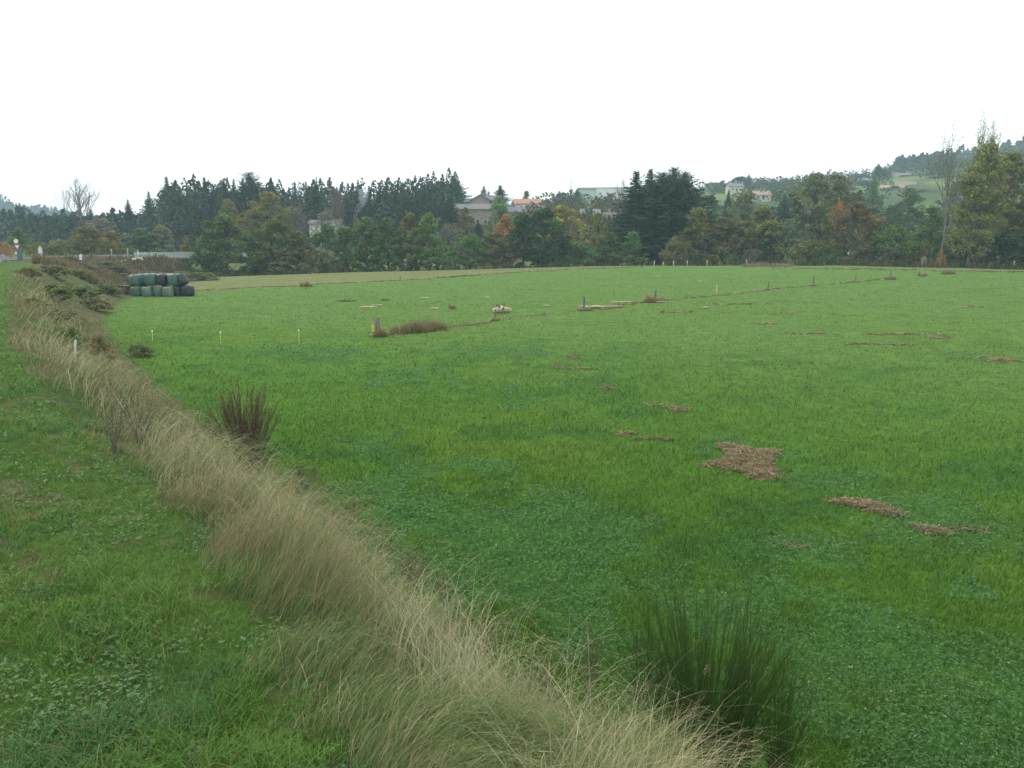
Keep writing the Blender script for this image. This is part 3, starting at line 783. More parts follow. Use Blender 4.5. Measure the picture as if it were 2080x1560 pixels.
# beyond the side road, at the left of the valley
T('maple_tree', 'round0', 178, 172, 458, 66, OL, 'round olive tree with orange tinged top behind the side road', alpha=.8)
T('maple_tree', 'round1', 232, 170, 468, 56, OL, 'smaller round olive tree with orange tip, next to a rounder one behind the side road', alpha=.9)
T('willow_bush', 'bush0', 125, 168, 484, 48, YG, 'yellow green bush behind the white marker board', 'bush')
T('bush', 'bush1', 84, 165, 490, 46, OL, 'olive bush right behind the white topped marker post', 'bush')
T('ash_tree', 'egg0', 42, 190, 462, 48, GR2, 'mid green tree rising behind the red and white warning sign')
T('bush', 'bush2', 8, 178, 490, 34, OR, 'rusty orange bush at the end of the road, past the guard rail', 'bush', alpha=.4)
T('alder_tree', 'egg1', 290, 190, 462, 62, GR, 'mid green alder standing above the pale bridge railing')
T('alder_tree', 'egg2', 331, 192, 455, 56, GY, 'greyish green alder with pointed crown behind the bridge railing')
T('young_tree', 'conic0', 382, 176, 477, 28, OL, 'small olive brown tree standing alone behind the right end of the bridge railing', alpha=.3)
T('ash_tree', 'thin0', 208, 215, 440, 80, GB, 'brownish thinning tree between dark spruces and the olive roadside trees')
T('ash_tree', 'round2', 120, 260, 440, 62, BG, 'dull green tree under the tall bare twin trees at the left')
T('bare_poplar', 'bare2', 168, 285, 351, 62, GB, 'tall leafless tree with a wide fan of branches against the sky')
T('bare_poplar', 'bare1', 134, 285, 368, 26, GB, 'slim leafless forked tree beside the wider bare one')
SL = [(70, 462, 34, 'pine0'), (88, 452, 34, 'spruce1'), (104, 440, 34, 'pine2'), (116, 431, 26, 'spruce0'), (150, 437, 40, 'pine1'), (190, 424, 34, 'pine0'), (214, 432, 30, 'spruce2'), (232, 423, 26, 'spruce1'), (248, 436, 30, 'pine2'), (60, 478, 36, 'pine1'), (136, 452, 40, 'pine2'), (170, 452, 40, 'spruce2')]
SLB = ordinals([q[0] for q in SL], [(0, 'the warning sign'), (84, 'the pointed pale sign'), (134, 'the slim forked bare tree'), (168, 'the wide bare tree')], 'low dark spruce')
for k, (px, ty, w, pr) in enumerate(SL):
    T('spruce_tree', pr, px, 292 + (k % 3) * 12, ty, w, DK, SLB[k], group='spruces behind the side road')
T('fir_tree', 'pine2', 267, 262, 405, 32, DK, 'lone dark fir with open crown poking above the low left wood')
T('fir_tree', 'pine1', 310, 255, 388, 36, BG, 'open crowned fir between a lone low fir and a sharply pointed spruce')
T('spruce_tree', 'spruce0', 348, 250, 358, 44, BG, 'sharply pointed bluish spruce topping the left end of the dark wood')
CL = [(366, 373, 36, 'broad0'), (388, 384, 34, 'broad1'), (404, 376, 36, 'broad1'), (424, 378, 34, 'broad0'), (440, 372, 34, 'broad0'), (462, 366, 40, 'pine2'), (482, 362, 36, 'broad0'), (500, 362, 40, 'broad1'),
                                    (545, 384, 40, 'pine1'), (380, 392, 40, 'broad1'), (338, 396, 40, 'broad0'), (730, 384, 26, 'pine0'), (753, 377, 26, 'spruce2'), (787, 378, 26, 'broad0'), (806, 380, 24, 'pine2'), (846, 381, 26, 'spruce0'), (872, 386, 30, 'pine1'), (888, 386, 30, 'broad1'), (770, 392, 30, 'broad1'), (832, 392, 36, 'broad0'), (660, 388, 30, 'pine2'), (590, 392, 30, 'pine0'), (640, 398, 40, 'broad1'), (715, 398, 36, 'broad0'), (796, 402, 40, 'pine0'), (860, 400, 40, 'broad0'), (905, 400, 40, 'pine2')]
CLB = ordinals([q[0] for q in CL], [(0, 'the open crowned fir'), (348, 'the sharply pointed bluish spruce'), (440, 'the olive yellow tree'), (514, 'the tallest broad conifer'), (604, 'the thin spruce with open branches'), (703, 'the tall leafless ash'), (774, 'the pointed spruce beside the smoke'), (822, 'the sharp spruce above the rust crown'), (864, 'the narrow spruce before the merged pair')], 'dark wood conifer')
for k, (px, ty, w, pr) in enumerate(CL):
    T('spruce_tree', pr, px, 238 + (k * 7) % 24, ty, w, DK if k % 3 else BG, CLB[k], group=CF)
T('pine_tree', 'broadome1', 514, 232, 348, 62, DK, 'tallest and broadest dark conifer in the wood left of the stone houses')
T('spruce_tree', 'spruce1', 559, 252, 369, 24, BG, 'small slim spruce tip standing alone in a sky gap right of the broadest conifer')
T('spruce_tree', 'spruce2', 604, 245, 370, 28, BG, 'thin spruce with open branches at the left of a dense dark narrow one')
T('spruce_tree', 'spruce0', 627, 248, 367, 26, BG, 'thin spruce with gappy crown right beside a denser darker one')
T('spruce_tree', 'broad1', 648, 240, 359, 28, DK, 'dense narrow dark spruce with rounded tip beside the leafless ash')
T('spruce_tree', 'spruce1', 774, 244, 371, 26, BG, 'pointed spruce just right of the rising blue smoke')
T('spruce_tree', 'spruce2', 822, 246, 372, 26, BG, 'sharp spruce tip right above the tree with a rust red crown')
T('spruce_tree', 'spruce0', 864, 240, 379, 26, DK, 'narrow dark spruce left of the two tall merged conifers')
T('pine_tree', 'pine2', 902, 262, 362, 46, BG, 'tall bluish conifer behind the barn roof, left one of the merged pair')
T('pine_tree', 'broadome0', 925, 268, 358, 44, BG, 'tall round topped conifer beside the stone gable house')
T('pine_tree', 'broad0', 915, 225, 398, 50, DK, 'dark low conifer directly left of the stone barn wall')
T('spruce_tree', 'spruce1', 983, 330, 377, 24, BG, 'dark spruce tip behind the roof ridge of the stone house')
T('spruce_tree', 'spruce0', 1016, 300, 376, 44, DK, 'tall dark spruce behind the birch in the village')
T('birch_tree', 'egg1', 1014, 232, 395, 54, LG, 'bright green birch in front of the stone house')
T('spruce_tree', 'conic1', 1069, 345, 387, 22, GR, 'little pointed green tree above the red tiled roof')
T('spruce_tree', 'spruce2', 1042, 350, 405, 12, DK, 'tiny dark spruce at the left end of the red tiled roof')
# broadleaves in front of the conifers
T('ash_tree', 'round1', 548, 205, 387, 96, OL, 'big olive gold tree below the gap right of the broadest conifer', alpha=.25)
T('ash_tree', 'egg2', 470, 215, 402, 56, OL, 'olive yellow tree rising before the dark wood left of the big olive gold one', alpha=.1)
T('ash_tree', 'round0', 512, 200, 425, 60, OL, 'small tawny topped tree between two bigger olive trees', alpha=.6)
T('bare_ash', 'bare2', 622, 205, 402, 76, GB, 'grey brown tree almost bare, with fine twigs, left of the pale house')
T('bare_ash', 'bare0', 702, 215, 358, 66, GB, 'tall leafless ash standing above the pale house roof')
T('ash_tree', 'thin1', 668, 200, 420, 80, GB, 'thin brownish tree veiling the pale house')
T('young_tree', 'egg0', 728, 185, 440, 30, YG, 'small yellow green tree beneath the smoke')
# the riverside row
T('alder_tree', 'egg0', 424, 156, 446, 56, GR, 'green alder with a pointed top, first of the riverside row beside the bridge', group=None)
T('alder_tree', 'round1', 464, 156, 433, 100, GR, 'broad alder with yellowish top near the start of the riverside row', alpha=.25)
T('alder_tree', 'round2', 520, 164, 446, 66, BR, 'brownish alder squeezed between two broad green ones')
T('alder_tree', 'round0', 560, 160, 442, 92, GR, 'broad dark green alder with orange tinged upper right crown', alpha=.35)
T('hawthorn_tree', 'conic0', 606, 157, 468, 84, BR, 'cone shaped brown and green tree with drooping sides', alpha=.1)
T('willow_bush', 'bush0', 650, 157, 502, 72, GY, 'grey green willow bush at the field edge beside the brown cone shaped tree', 'bush')
T('alder_tree', 'egg1', 668, 166, 451, 70, GR, 'green alder behind the grey green willow bush')
T('alder_tree', 'round1', 706, 163, 458, 84, GR, 'round green alder below the leafless ash')
T('alder_tree', 'egg2', 748, 162, 438, 70, GR, 'tall green alder right below the smoke')
T('alder_tree', 'egg0', 790, 163, 440, 70, GR, 'tall green alder left of the rust topped one')
T('alder_tree', 'egg1', 834, 163, 429, 62, GR, 'tall alder with a rust red crown top', alpha=1.0)
T('alder_tree', 'egg2', 872, 162, 430, 64, GR2, 'tall fresh green alder joined to the right of the rust topped one')
T('elder_tree', 'thin0', 912, 168, 452, 56, GB, 'thin brownish tree beside the leaning pale utility pole')
T('elder_bush', 'bush1', 905, 160, 498, 70, GR, 'low dark green bush under the thin brownish tree', 'bush')
T('alder_tree', 'round2', 955, 163, 474, 66, GR2, 'low round green tree in the gap before the village')
T('cherry_tree', 'egg0', 946, 215, 420, 46, BR, 'dull red brown tree in front of the stone barn', alpha=.5)
T('cypress_tree', 'conic0', 972, 205, 452, 36, DK, 'dark blue green cone shaped tree below the stone barn')
T('alder_tree', 'round0', 1004, 164, 470, 66, BR, 'brown and green round tree below the orange tree')
T('maple_tree', 'egg1', 1027, 195, 433, 52, OR, 'bright orange maple in front of the village', alpha=.2)
T('beech_tree', 'egg0', 996, 200, 445, 34, LG, 'small bright green tree touching the utility pole by the orange maple')
T('alder_tree', 'egg2', 1062, 166, 432, 80, DK2, 'large dark green alder right of the orange maple')
T('alder_tree', 'round1', 1104, 166, 420, 96, DK2, 'largest dark green alder of the row, below the slate roofs')
T('lime_tree', 'round2', 1142, 190, 415, 96, YE, 'yellow leaved tree behind the tall bare poplar', alpha=.2)
T('bare_poplar', 'bare1', 1155, 172, 348, 44, GB, 'tall bare poplar with long clean trunk in front of the yellow tree')
T('bush', 'bush2', 1118, 167, 504, 52, LG, 'pale green bush at the foot of the largest dark alder', 'bush')
T('alder_tree', 'bush0', 1172, 168, 488, 84, GR, 'low spreading green tree between the bare poplar and the yellow green one')
T('lime_tree', 'egg0', 1212, 172, 431, 62, YG, 'yellow green tree below the white industrial building')
T('alder_tree', 'egg2', 1240, 170, 470, 50, GR, 'dull green tree squeezed against the left side of the big conifer group')
T('young_tree', 'conic1', 1283, 165, 470, 56, GR2, 'small cone shaped green tree standing in front of the big conifer group')
T('bare_poplar', 'bare2', 1262, 230, 356, 42, GB, 'leafless tree at the left shoulder of the big conifer group')
# the big conifer group
T('spruce_tree', 'spruce1', 1288, 182, 346, 96, DK, 'leftmost spruce of the big group with drooping separate branches')
T('pine_tree', 'pine0', 1316, 186, 342, 96, DK, 'second conifer of the big group, beside the spruce with drooping branches')
T('pine_tree', 'broadome0', 1340, 180, 346, 96, DK, 'dense conifer in the middle of the big group')
T('pine_tree', 'broadome1', 1362, 186, 338, 84, DK, 'highest topped conifer of the big group')
T('pine_tree', 'broadome0', 1386, 182, 345, 84, DK, 'right hand rounded conifer of the big group', rot=2)
T('pine_tree', 'broad0', 1330, 177, 372, 150, DK, 'broad dark conifer filling the foot of the big group', rot=1)
T('pine_tree', 'broad1', 1375, 178, 368, 120, DK, 'dark low branched conifer at the right foot of the big group', rot=4)
T('bare_birch', 'bare1', 1412, 205, 346, 26, GB, 'pale thin leafless tree peeking out right of the big conifer group')
T('larch_tree', 'conic1', 1412, 168, 420, 78, OL, 'yellow brown cone shaped tree at the right foot of the big conifer group', alpha=.15)
T('hazel_bush', 'bush1', 1376, 165, 474, 66, BR, 'brown bush left of the yellow brown cone shaped tree', 'bush')
T('willow_tree', 'round0', 1470, 170, 438, 84, BR, 'brown willow right of the yellow brown cone shaped tree', alpha=.1)
T('bush', 'bush0', 1482, 166, 505, 30, LG, 'bright green shrub under the brown willow', 'bush')
T('willow_tree', 'round1', 1508, 205, 384, 76, GY, 'grey green tree rising behind the brown willow')
T('spruce_tree', 'pine0', 1476, 235, 385, 30, DK, 'dark slim conifer standing before the green hill slope right of the big group')
T('alder_tree', 'round1', 1440, 225, 395, 56, GR, 'green tree in the hollow just right of the big conifer group')
T('alder_tree', 'egg1', 1545, 168, 415, 84, OL, 'olive brown tree right of the twiggy leafless shrub', alpha=.1)
T('elder_bush', 'bush2', 1556, 166, 462, 76, DK2, 'very dark bush at the field edge below the olive brown tree', 'bush')
T('alder_tree', 'round0', 1506, 167, 445, 66, BR, 'dull brown tree directly behind the twiggy leafless shrub')
T('birch_tree', 'tall0', 1642, 170, 348, 92, GY, 'tall wispy grey green birch, the left one of a pair')
T('birch_tree', 'tall1', 1690, 178, 348, 96, GY, 'tall wispy grey green birch, the right one of a pair')
T('birch_tree', 'thin1', 1660, 168, 400, 100, GY, 'lower grey green tree in front of the pair of wispy birches')
T('spruce_tree', 'pine2', 1590, 240, 395, 60, BG, 'bluish conifer filling the gap left of the wispy birches')
T('cherry_tree', 'thin0', 1698, 164, 405, 46, OR, 'rust coloured slim tree left of the round rust one', alpha=.2)
T('cherry_tree', 'round2', 1738, 160, 408, 84, BR, 'round rust orange tree with dark forked trunk showing', alpha=.9)
T('bare_ash', 'bare2', 1724, 159, 402, 40, GB, 'dark forked leafless tree before the round rust orange one')
T('willow_bush', 'bush1', 1648, 163, 484, 70, OL, 'olive green bush beneath the wispy birches', 'bush')
T('willow_bush', 'bush2', 1690, 160, 492, 60, GR, 'green bush left of the pale round marker on a stick', 'bush')
T('hazel_bush', 'bush0', 1755, 158, 486, 90, BR, 'wide brown bush under the round rust orange tree', 'bush')
T('hazel_tree', 'bush1', 1812, 156, 452, 84, GR2, 'fresh green round tree between the brown bushes')
T('hazel_bush', 'bush2', 1852, 154, 484, 66, OL, 'olive bush at the field edge left of the tall bare poplar', 'bush')
T('spruce_tree', 'spruce0', 1740, 245, 385, 50, DK, 'dark conifer behind the round rust orange tree')
T('lime_tree', 'egg0', 1771, 300, 365, 42, GR2, 'tall green tree on the hill meadow with its trunk showing')
T('oak_tree', 'round1', 1768, 235, 420, 56, DK2, 'dark green tree at the foot of the hill meadow, left of its neighbour')
T('oak_tree', 'egg1', 1806, 240, 415, 50, GR, 'mid green tree at the foot of the hill meadow, between two others')
T('oak_tree', 'egg2', 1843, 235, 380, 62, GR, 'tall grey green tree at the foot of the hill meadow, right of its neighbours')
T('ash_tree', 'egg0', 1884, 160, 418, 62, GR2, 'fresh green tree right behind the bare poplar trunk')
T('bare_poplar', 'poplar1', 1908, 134, 228, 86, GY, 'very tall nearly leafless poplar at the right, with long grey trunk')
T('poplar_tree', 'tall0', 1984, 140, 285, 84, YG, 'tallest yellow green poplar at the right of the photo')
T('poplar_tree', 'poplar0', 1986, 141, 218, 44, YG, 'slim leafy poplar top rising above the yellow green one')
T('poplar_tree', 'tall1', 1965, 138, 330, 100, YG, 'lower spreading yellow green poplar in front of the tallest')
T('poplar_tree', 'tall1', 2038, 150, 300, 110, OL, 'olive poplar right behind the tallest yellow green one')
T('ash_tree', 'egg2', 2075, 150, 395, 84, GR, 'orange tipped dark green tree at the right border of the photo', alpha=.8)
T('alder_tree', 'round0', 2040, 145, 420, 80, OL, 'olive green tree right of the yellow green poplars', alpha=.2)
T('elder_bush', 'bush0', 2050, 140, 470, 110, DK2, 'dark green bush mass at the right end of the field edge', 'bush')
T('elder_bush', 'bush1', 1935, 142, 486, 70, DK2, 'dark bush behind the foot of the very tall bare poplar', 'bush')
T('elder_bush', 'bush2', 1992, 139, 490, 76, DK2, 'dark green bush at the foot of the yellow green poplars', 'bush')
T('maple_sapling', 'conic0', 1909, 138, 503, 20, OR, 'tiny orange sapling beside the foot of the very tall bare poplar', 'sapling')
T('twiggy_shrub', 'brush0', 1521, 158, 496, 30, GB, 'leafless twiggy shrub standing alone at the field edge', 'shrub')
T('alder_tree', 'round2', 2120, 142, 380, 90, GR, 'green tree cut by the right border of the photo')
# on the hills
T('pine_tree', 'broad0', 1783, 520, 331, 22, BG, 'tall square topped dark conifer on the skyline above the hill houses')
T('pine_tree', 'broad1', 1797, 515, 340, 20, BG, 'lower dark conifer leaning on the tall skyline one')
T('oak_tree', 'round0', 1745, 560, 353, 34, BG, 'round bluish tree on the skyline above the terraced grey house')
T('oak_tree', 'round1', 1712, 560, 358, 24, BG, 'small rounded tree on the skyline right of the wispy birches')
T('pine_tree', 'pine1', 1520, 560, 353, 14, BG, 'pointed conifer at the right end of the skyline clump')
T('pine_tree', 'round2', 1503, 560, 358, 44, BG, 'rounded dark clump tree on the skyline above the grey roofed house')
HL = [(1452, 370, 28, 520, 'round1', GR), (1468, 366, 24, 540, 'egg0', BG), (1535, 372, 26, 540, 'round0', GR), (1552, 368, 18, 550, 'spruce0', BG), (1570, 370, 20, 540, 'spruce1', BG), (1592, 368, 26, 550, 'round2', BG), (1608, 362, 18, 550, 'pine0', BG),
                                          (1575, 382, 40, 420, 'round1', GR), (1610, 385, 40, 400, 'egg1', GY), (1700, 380, 34, 430, 'round0', GB), (1726, 378, 30, 440, 'egg2', GB), (1760, 366, 30, 480, 'egg1', BG), (1800, 385, 26, 420, 'round2', GB), (1815, 378, 24, 430, 'egg0', BG), (1872, 384, 44, 400, 'thin0', GB), (1840, 366, 26, 520, 'egg2', GB), (1862, 370, 24, 520, 'round1', BG),
                                          (1240, 392, 24, 380, 'round0', BG), (1222, 404, 34, 340, 'round1', GR), (1252, 408, 34, 330, 'egg2', GY), (1190, 405, 34, 340, 'thin1', OL), (1208, 412, 30, 300, 'round2', YE), (1168, 398, 34, 350, 'round0', GR), (1128, 398, 36, 330, 'thin0', GB), (1112, 404, 34, 320, 'round1', GY), (1136, 388, 20, 380, 'spruce2', BG), (1172, 383, 18, 400, 'broad1', BG), (1100, 408, 26, 330, 'egg1', OL),
                                          (1430, 402, 34, 300, 'round2', BG), (1630, 398, 44, 330, 'thin1', GY), (2010, 345, 34, 520, 'round0', BG), (2030, 350, 40, 500, 'egg0', GR), (2065, 352, 40, 500, 'round1', GR), (1900, 372, 30, 480, 'round2', GB), (1930, 370, 36, 480, 'egg1', GR)]
HLB = ordinals([q[0] for q in HL], [(0, 'the red tiled roof'), (1155, 'the bare poplar with long clean trunk'), (1190, 'the pale green hall end'), (1232, 'the middle of the white hall'), (1412, 'the big conifer group'), (1492, 'the house under the skyline clump'), (1544, 'the tan roofed bungalow'), (1690, 'the wispy birches'), (1738, 'the terraced grey house'), (1783, 'the skyline conifer'), (1829, 'the little yellow house'), (1912, 'the very tall bare poplar'), (2030, 'the highest white house')], 'hazy hillside tree')
for k, (px, ty, w, D, pr, c) in enumerate(HL):
    T('hedge_tree', pr, px, D, ty, w, c, HLB[k], group='trees among the hillside gardens')

# ------------------------------------------------------------------ far woods and hedges (uncountable)
def wood_mass(name, label, pts, hgt, wid, col, seed, n_per=150, size=1.0, pointed=True):
    """a far-off wood: many crowns of leaf sprays in one object"""
    rs = np.random.default_rng(seed); P = []; C = []; n = len(pts)
    x, y = pts[:, 0], pts[:, 1]; z = H(x, y)
    for i in range(n):
        h = hgt * (.65 + .5 * rs.random()); w = wid * (.7 + .5 * rs.random()); k = n_per
        t = rs.random(k) ** .8; a = rs.random(k) * 2 * pi
        R = w * ((1 - t) ** .8 if pointed and rs.random() < .7 else np.sin(np.clip(t, .02, 1) ** .7 * pi) ** .6) * (.55 + .5 * rs.random(k))
        P.append(np.stack([x[i] + R * np.cos(a), y[i] + R * np.sin(a), z[i] + t * h], 1))
        g = .7 + .6 * rs.random(); C.append(np.array(col)[None] * g * (.8 + .4 * rs.random((k, 1))))
    P = np.concatenate(P); C = np.concatenate(C)
    v, q, c = leaf_cards(P, np.full(len(P), size), C, rs)
    tag(obj(name, mesh_np(name, v, q, None, c, M['blade'])), label, 'woods', kind='stuff')
def scatter_polar(n, px0, px1, r0, r1, seed, f=None):
    rs = np.random.default_rng(seed); px = px0 + (px1 - px0) * rs.random(n); r = r0 + (r1 - r0) * rs.random(n)
    a = np.arctan((px - 1040) / FOC); x, y = r * np.sin(a), r * np.cos(a)
    if f is not None:
        k = f(px, r, x, y); x, y = x[k], y[k]
    return np.stack([x, y], 1)
_r = lambda px, pts: np.interp(px, [p[0] for p in pts], [p[1] for p in pts])
wood_mass('ridge_forest', 'dark blue forest covering the hilltop behind the tall poplars',
          scatter_polar(900, 1880, 2500, 860, 1250, 1, lambda px, r, x, y: r > _r(px, [(1880, 1080), (1905, 900), (2080, 850)])), 19, 6, BG, 1, 90, 2.6)
wood_mass('ridge_forest', 'low dark treeline along the skyline between the skyline conifer and the hilltop forest',
          scatter_polar(170, 1795, 1905, 740, 860, 2), 13, 4.5, BG, 2, 90, 2.2)
wood_mass('ridge_forest', 'hazy blue forest on the far hill at the left border of the photo',
          scatter_polar(420, -260, 36, 1220, 1600, 3), 26, 8, BG, 3, 80, 3.4)
wood_mass('ridge_forest', 'hazy treeline with single spruces on the far hill above the pale meadows at the left',
          scatter_polar(200, 36, 190, 1150, 1500, 4), 20, 6, BG, 4, 80, 3.0)
wood_mass('hill_hedges', 'hazy hedges and copses crossing the pale meadows of the far left hill',
          scatter_polar(260, -200, 190, 600, 1250, 5, lambda px, r, x, y: fbm(x, y, 70, 2, 3.1) > .52), 9, 5, GB, 5, 60, 2.4, False)
wood_mass('wood_filling', 'dense dark wood filling the slope behind the riverside trees',
          scatter_polar(340, 345, 935, 232, 330, 7), 18.5, 5.5, (.034, .070, .038), 7, 300, .75)
wood_mass('wood_filling', 'dull green copses around the village below the houses',
          scatter_polar(300, 930, 1290, 205, 300, 8, lambda px, r, x, y: r < _r(px, [(930, 215), (1000, 225), (1100, 300)]) ), 7, 3.6, OL, 8, 120, .7, False)
wood_mass('wood_filling', 'grey green trees in the hollow right of the big conifer group',
          scatter_polar(170, 1400, 2300, 205, 330, 9, lambda px, r, x, y: fbm(x, y, 22, 2, 8.7) > .5), 8.5, 4.2, GR, 9, 130, .9, False)
wood_mass('wood_filling', 'bluish wood on the valley floor behind the side road',
          scatter_polar(420, -200, 340, 300, 560, 10), 11, 5, (.036, .075, .045), 10, 110, 1.3)
wood_mass('wood_filling', 'low dark wood filling the slope between the side road and the open crowned fir',
          scatter_polar(130, 60, 345, 250, 330, 17), 9, 4.5, (.034, .070, .038), 17, 200, .75)
x, y, r = polar(26000, 128, 190, -24, 38, 1.0); e = np.interp(pxof(x, y), *EDGE); k = (r > e + .5) & (r < e + 13) & (pxof(x, y) > 400) & ((fbm(x, y, 6, 3, 2.8) > .44) | (pxof(x, y) > 1350)); x, y, r = x[k], y[k], r[k]; n = len(x)
hh = (.4 + 1.1 * RNG.random(n)) * (.5 + fbm(x, y, 5, 2, 9.9)); a = RNG.random(n) * 2 * pi; la = hh * .5 * RNG.random(n)
c = lerp(C_(.05, .07, .028), C_(.115, .095, .05), sstep(.42, .6, fbm(x, y, 4, 3, 6.6))[:, None]) * jit(n, .3)
V, Q, cc = ribbons(np.stack([x, y, H(x, y)], 1), hh, r * .0016 * (.5 + RNG.random(n)), np.stack([np.cos(a) * la, np.sin(a) * la], 1), RNG.random(n) * pi, c * .8, 2, .2, 1.5, coltip=c)
tag(obj('undergrowth', mesh_np('undergrowth', V, Q, None, cc, M['straw'])), 'dark brown and green undergrowth between the riverside trunks', 'undergrowth', kind='stuff')

# ------------------------------------------------------------------ buildings
HOUSES = []
def house(name, label, px, D, py_base, py_eave, wpx, roof='slate', wall='stone', depth=8, rz=0.0, pitch=.27, wins=(3, 2), chim=1, gable=False, cat='house', door=True, flat=False, winh=1.1):
    x = xcol(px, py_eave, D); zb = min(z_at(py_base, D), Hs(x, D) + .4); ze = z_at(py_eave, D); zb0 = min(Hs(x - 3, D), Hs(x + 3, D), Hs(x, D + depth)) - 1.0
    w = wpx / FOC * D; h = ze - zb0; HOUSES.append((px - wpx / 2, px + wpx / 2, D))
    e = empty(name, (x, D, zb0), rz); tag(e, label, cat)
    hw, hd = w / 2, depth / 2
    mb = MB()
    if flat:
        mb.box((0, 0, h / 2), (w, depth, h)); obj('wall', mb.mesh('wall', M[wall]), e)
        mr = MB(); mr.box((0, 0, h + .12), (w + .5, depth + .5, .3)); obj('roof', mr.mesh('roof', M[roof]), e)
    elif gable:                                   # gable end faces the meadow
        rh = hw * pitch * 1.6
        mb.add([(-hw, -hd, 0), (hw, -hd, 0), (hw, -hd, h), (0, -hd, h + rh), (-hw, -hd, h), (-hw, hd, 0), (hw, hd, 0), (hw, hd, h), (0, hd, h + rh), (-hw, hd, h)],
               [(0, 5, 9, 4), (1, 2, 7, 6), (2, 3, 8, 7), (3, 4, 9, 8)], [(0, 4, 3), (0, 3, 2), (0, 2, 1), (5, 8, 9), (5, 7, 8), (5, 6, 7)])
        obj('wall', mb.mesh('wall', M[wall]), e)
        o = .45; t = .22; k = rh / hw; mr = MB()
        for sgn in (-1, 1):
            a = (0, h + rh + .03); b = (sgn * (hw + o), h - o * k + .03)
            vv = [(a[0], -hd - o, a[1]), (b[0], -hd - o, b[1]), (b[0], hd + o, b[1]), (a[0], hd + o, a[1])]
            mr.add(vv + [(p[0], p[1], p[2] + t) for p in vv], [(0, 1, 2, 3), (7, 6, 5, 4), (0, 4, 5, 1), (1, 5, 6, 2), (2, 6, 7, 3)])
        ro = obj('roof', mr.mesh('roof', M[roof]), e)
    else:
        rh = hd * pitch * 1.6
        mb.add([(-hw, -hd, 0), (-hw, hd, 0), (-hw, hd, h), (-hw, 0, h + rh), (-hw, -hd, h), (hw, -hd, 0), (hw, hd, 0), (hw, hd, h), (hw, 0, h + rh), (hw, -hd, h)],
               [(0, 4, 9, 5), (1, 6, 7, 2), (2, 7, 8, 3), (4, 3, 8, 9)], [(0, 3, 4), (0, 2, 3), (0, 1, 2), (5, 9, 8), (5, 8, 7), (5, 7, 6)])
        obj('wall', mb.mesh('wall', M[wall]), e)
        o = .45; t = .22; k = rh / hd; mr = MB()
        for sgn in (-1, 1):
            a = (0, h + rh + .03); b = (sgn * (hd + o), h - o * k + .03)
            vv = [(-hw - o, a[0], a[1]), (-hw - o, b[0], b[1]), (hw + o, b[0], b[1]), (hw + o, a[0], a[1])]
            mr.add(vv + [(p[0], p[1], p[2] + t) for p in vv], [(0, 1, 2, 3), (7, 6, 5, 4), (0, 4, 5, 1), (1, 5, 6, 2), (2, 6, 7, 3)])
        ro = obj('roof', mr.mesh('roof', M[roof]), e)
    if chim and not flat:
        for i in range(chim):
            mc = MB(); cx = (-hw * .55 + i * hw * 1.1) if not gable else hw * .3; mc.box((cx, 0, h + rh + .5), (.7, .6, 1.6)); mc.box((cx, 0, h + rh + 1.36), (.85, .75, .14))
            obj('chimney', mc.mesh('chimney', M['concrete']), ro)
    nx, nz = wins; h0 = zb - zb0
    for j in range(nz):
        for i in range(nx):
            cx = (i + 1) / (nx + 1) * w - hw; cz = h0 + (h - h0) * (j + .55) / nz
            mf = MB(); mf.box((cx, -hd - .03, cz), (1.05, .06, winh + .25)); f = obj('window', mf.mesh('window', M['cream' if wall == 'stone' else 'white']), e)
            mp = MB(); mp.box((cx, -hd - .075, cz), (.8, .03, winh)); obj('pane', mp.mesh('pane', M['glass']), f)
    if door:
        md = MB(); md.box((hw * .1, -hd - .03, h0 + 1.05), (1.1, .06, 2.1)); obj('door', md.mesh('door', M['wood']), e)
    return e
house('stone_house', 'tall stone house with its gable facing the meadow and a slate roof', 977, 262, 448, 409, 36, gable=True, depth=12, wins=(2, 2), chim=1, pitch=.34)
house('stone_house', 'stone wing with slate roof joined to the right of the gabled stone house', 1000, 266, 462, 408, 26, depth=7, wins=(2, 3), chim=1)
house('stone_barn', 'long low stone barn with a slate roof before the gabled stone house', 964, 246, 468, 426, 74, depth=7, wins=(4, 1), chim=0, cat='barn')
house('stone_cottage', 'small stone cottage with dark slate roof left behind the gabled stone house', 943, 285, 430, 413, 30, depth=7, wins=(2, 1))
house('tiled_house', 'low house with a salmon red tiled roof on the village skyline', 1071, 330, 430, 415, 50, roof='tile', wall='white', depth=9, wins=(3, 1), chim=0)
house('stone_house', 'stone house with wide slate roof below the red tiled one', 1050, 268, 456, 432, 34, depth=8, wins=(3, 1))
house('stone_house', 'grey roofed house half hidden by the largest dark alder', 1088, 282, 450, 428, 34, depth=8, wins=(3, 1), rz=.3, roof='brownslate')
house('village_house', 'pale house seen through the bare ash branches', 678, 232, 470, 459, 32, wall='cream', depth=8, wins=(4, 1), chim=1)
house('village_shed', 'small white shed just left of the pale house behind the ash', 640, 226, 468, 455, 16, roof='slate', wall='white', depth=4, wins=(1, 1), chim=0, cat='shed', door=False)
house('industrial_hall', 'long flat roofed white industrial building on the village skyline', 1232, 440, 404, 386, 112, wall='white', roof='concrete', depth=30, wins=(7, 1), chim=0, flat=True, cat='industrial hall', rz=-.08)
house('industrial_hall', 'taller pale green end block of the white industrial building', 1190, 424, 406, 387, 36, wall='palegreen', roof='concrete', depth=16, wins=(1, 1), chim=0, flat=True, cat='industrial hall', door=False)
house('stone_house', 'house with grey hipped roof and tall pale chimneys behind the yellow green tree', 1250, 262, 456, 444, 44, depth=8, roof='brownslate', wins=(3, 1), chim=2)
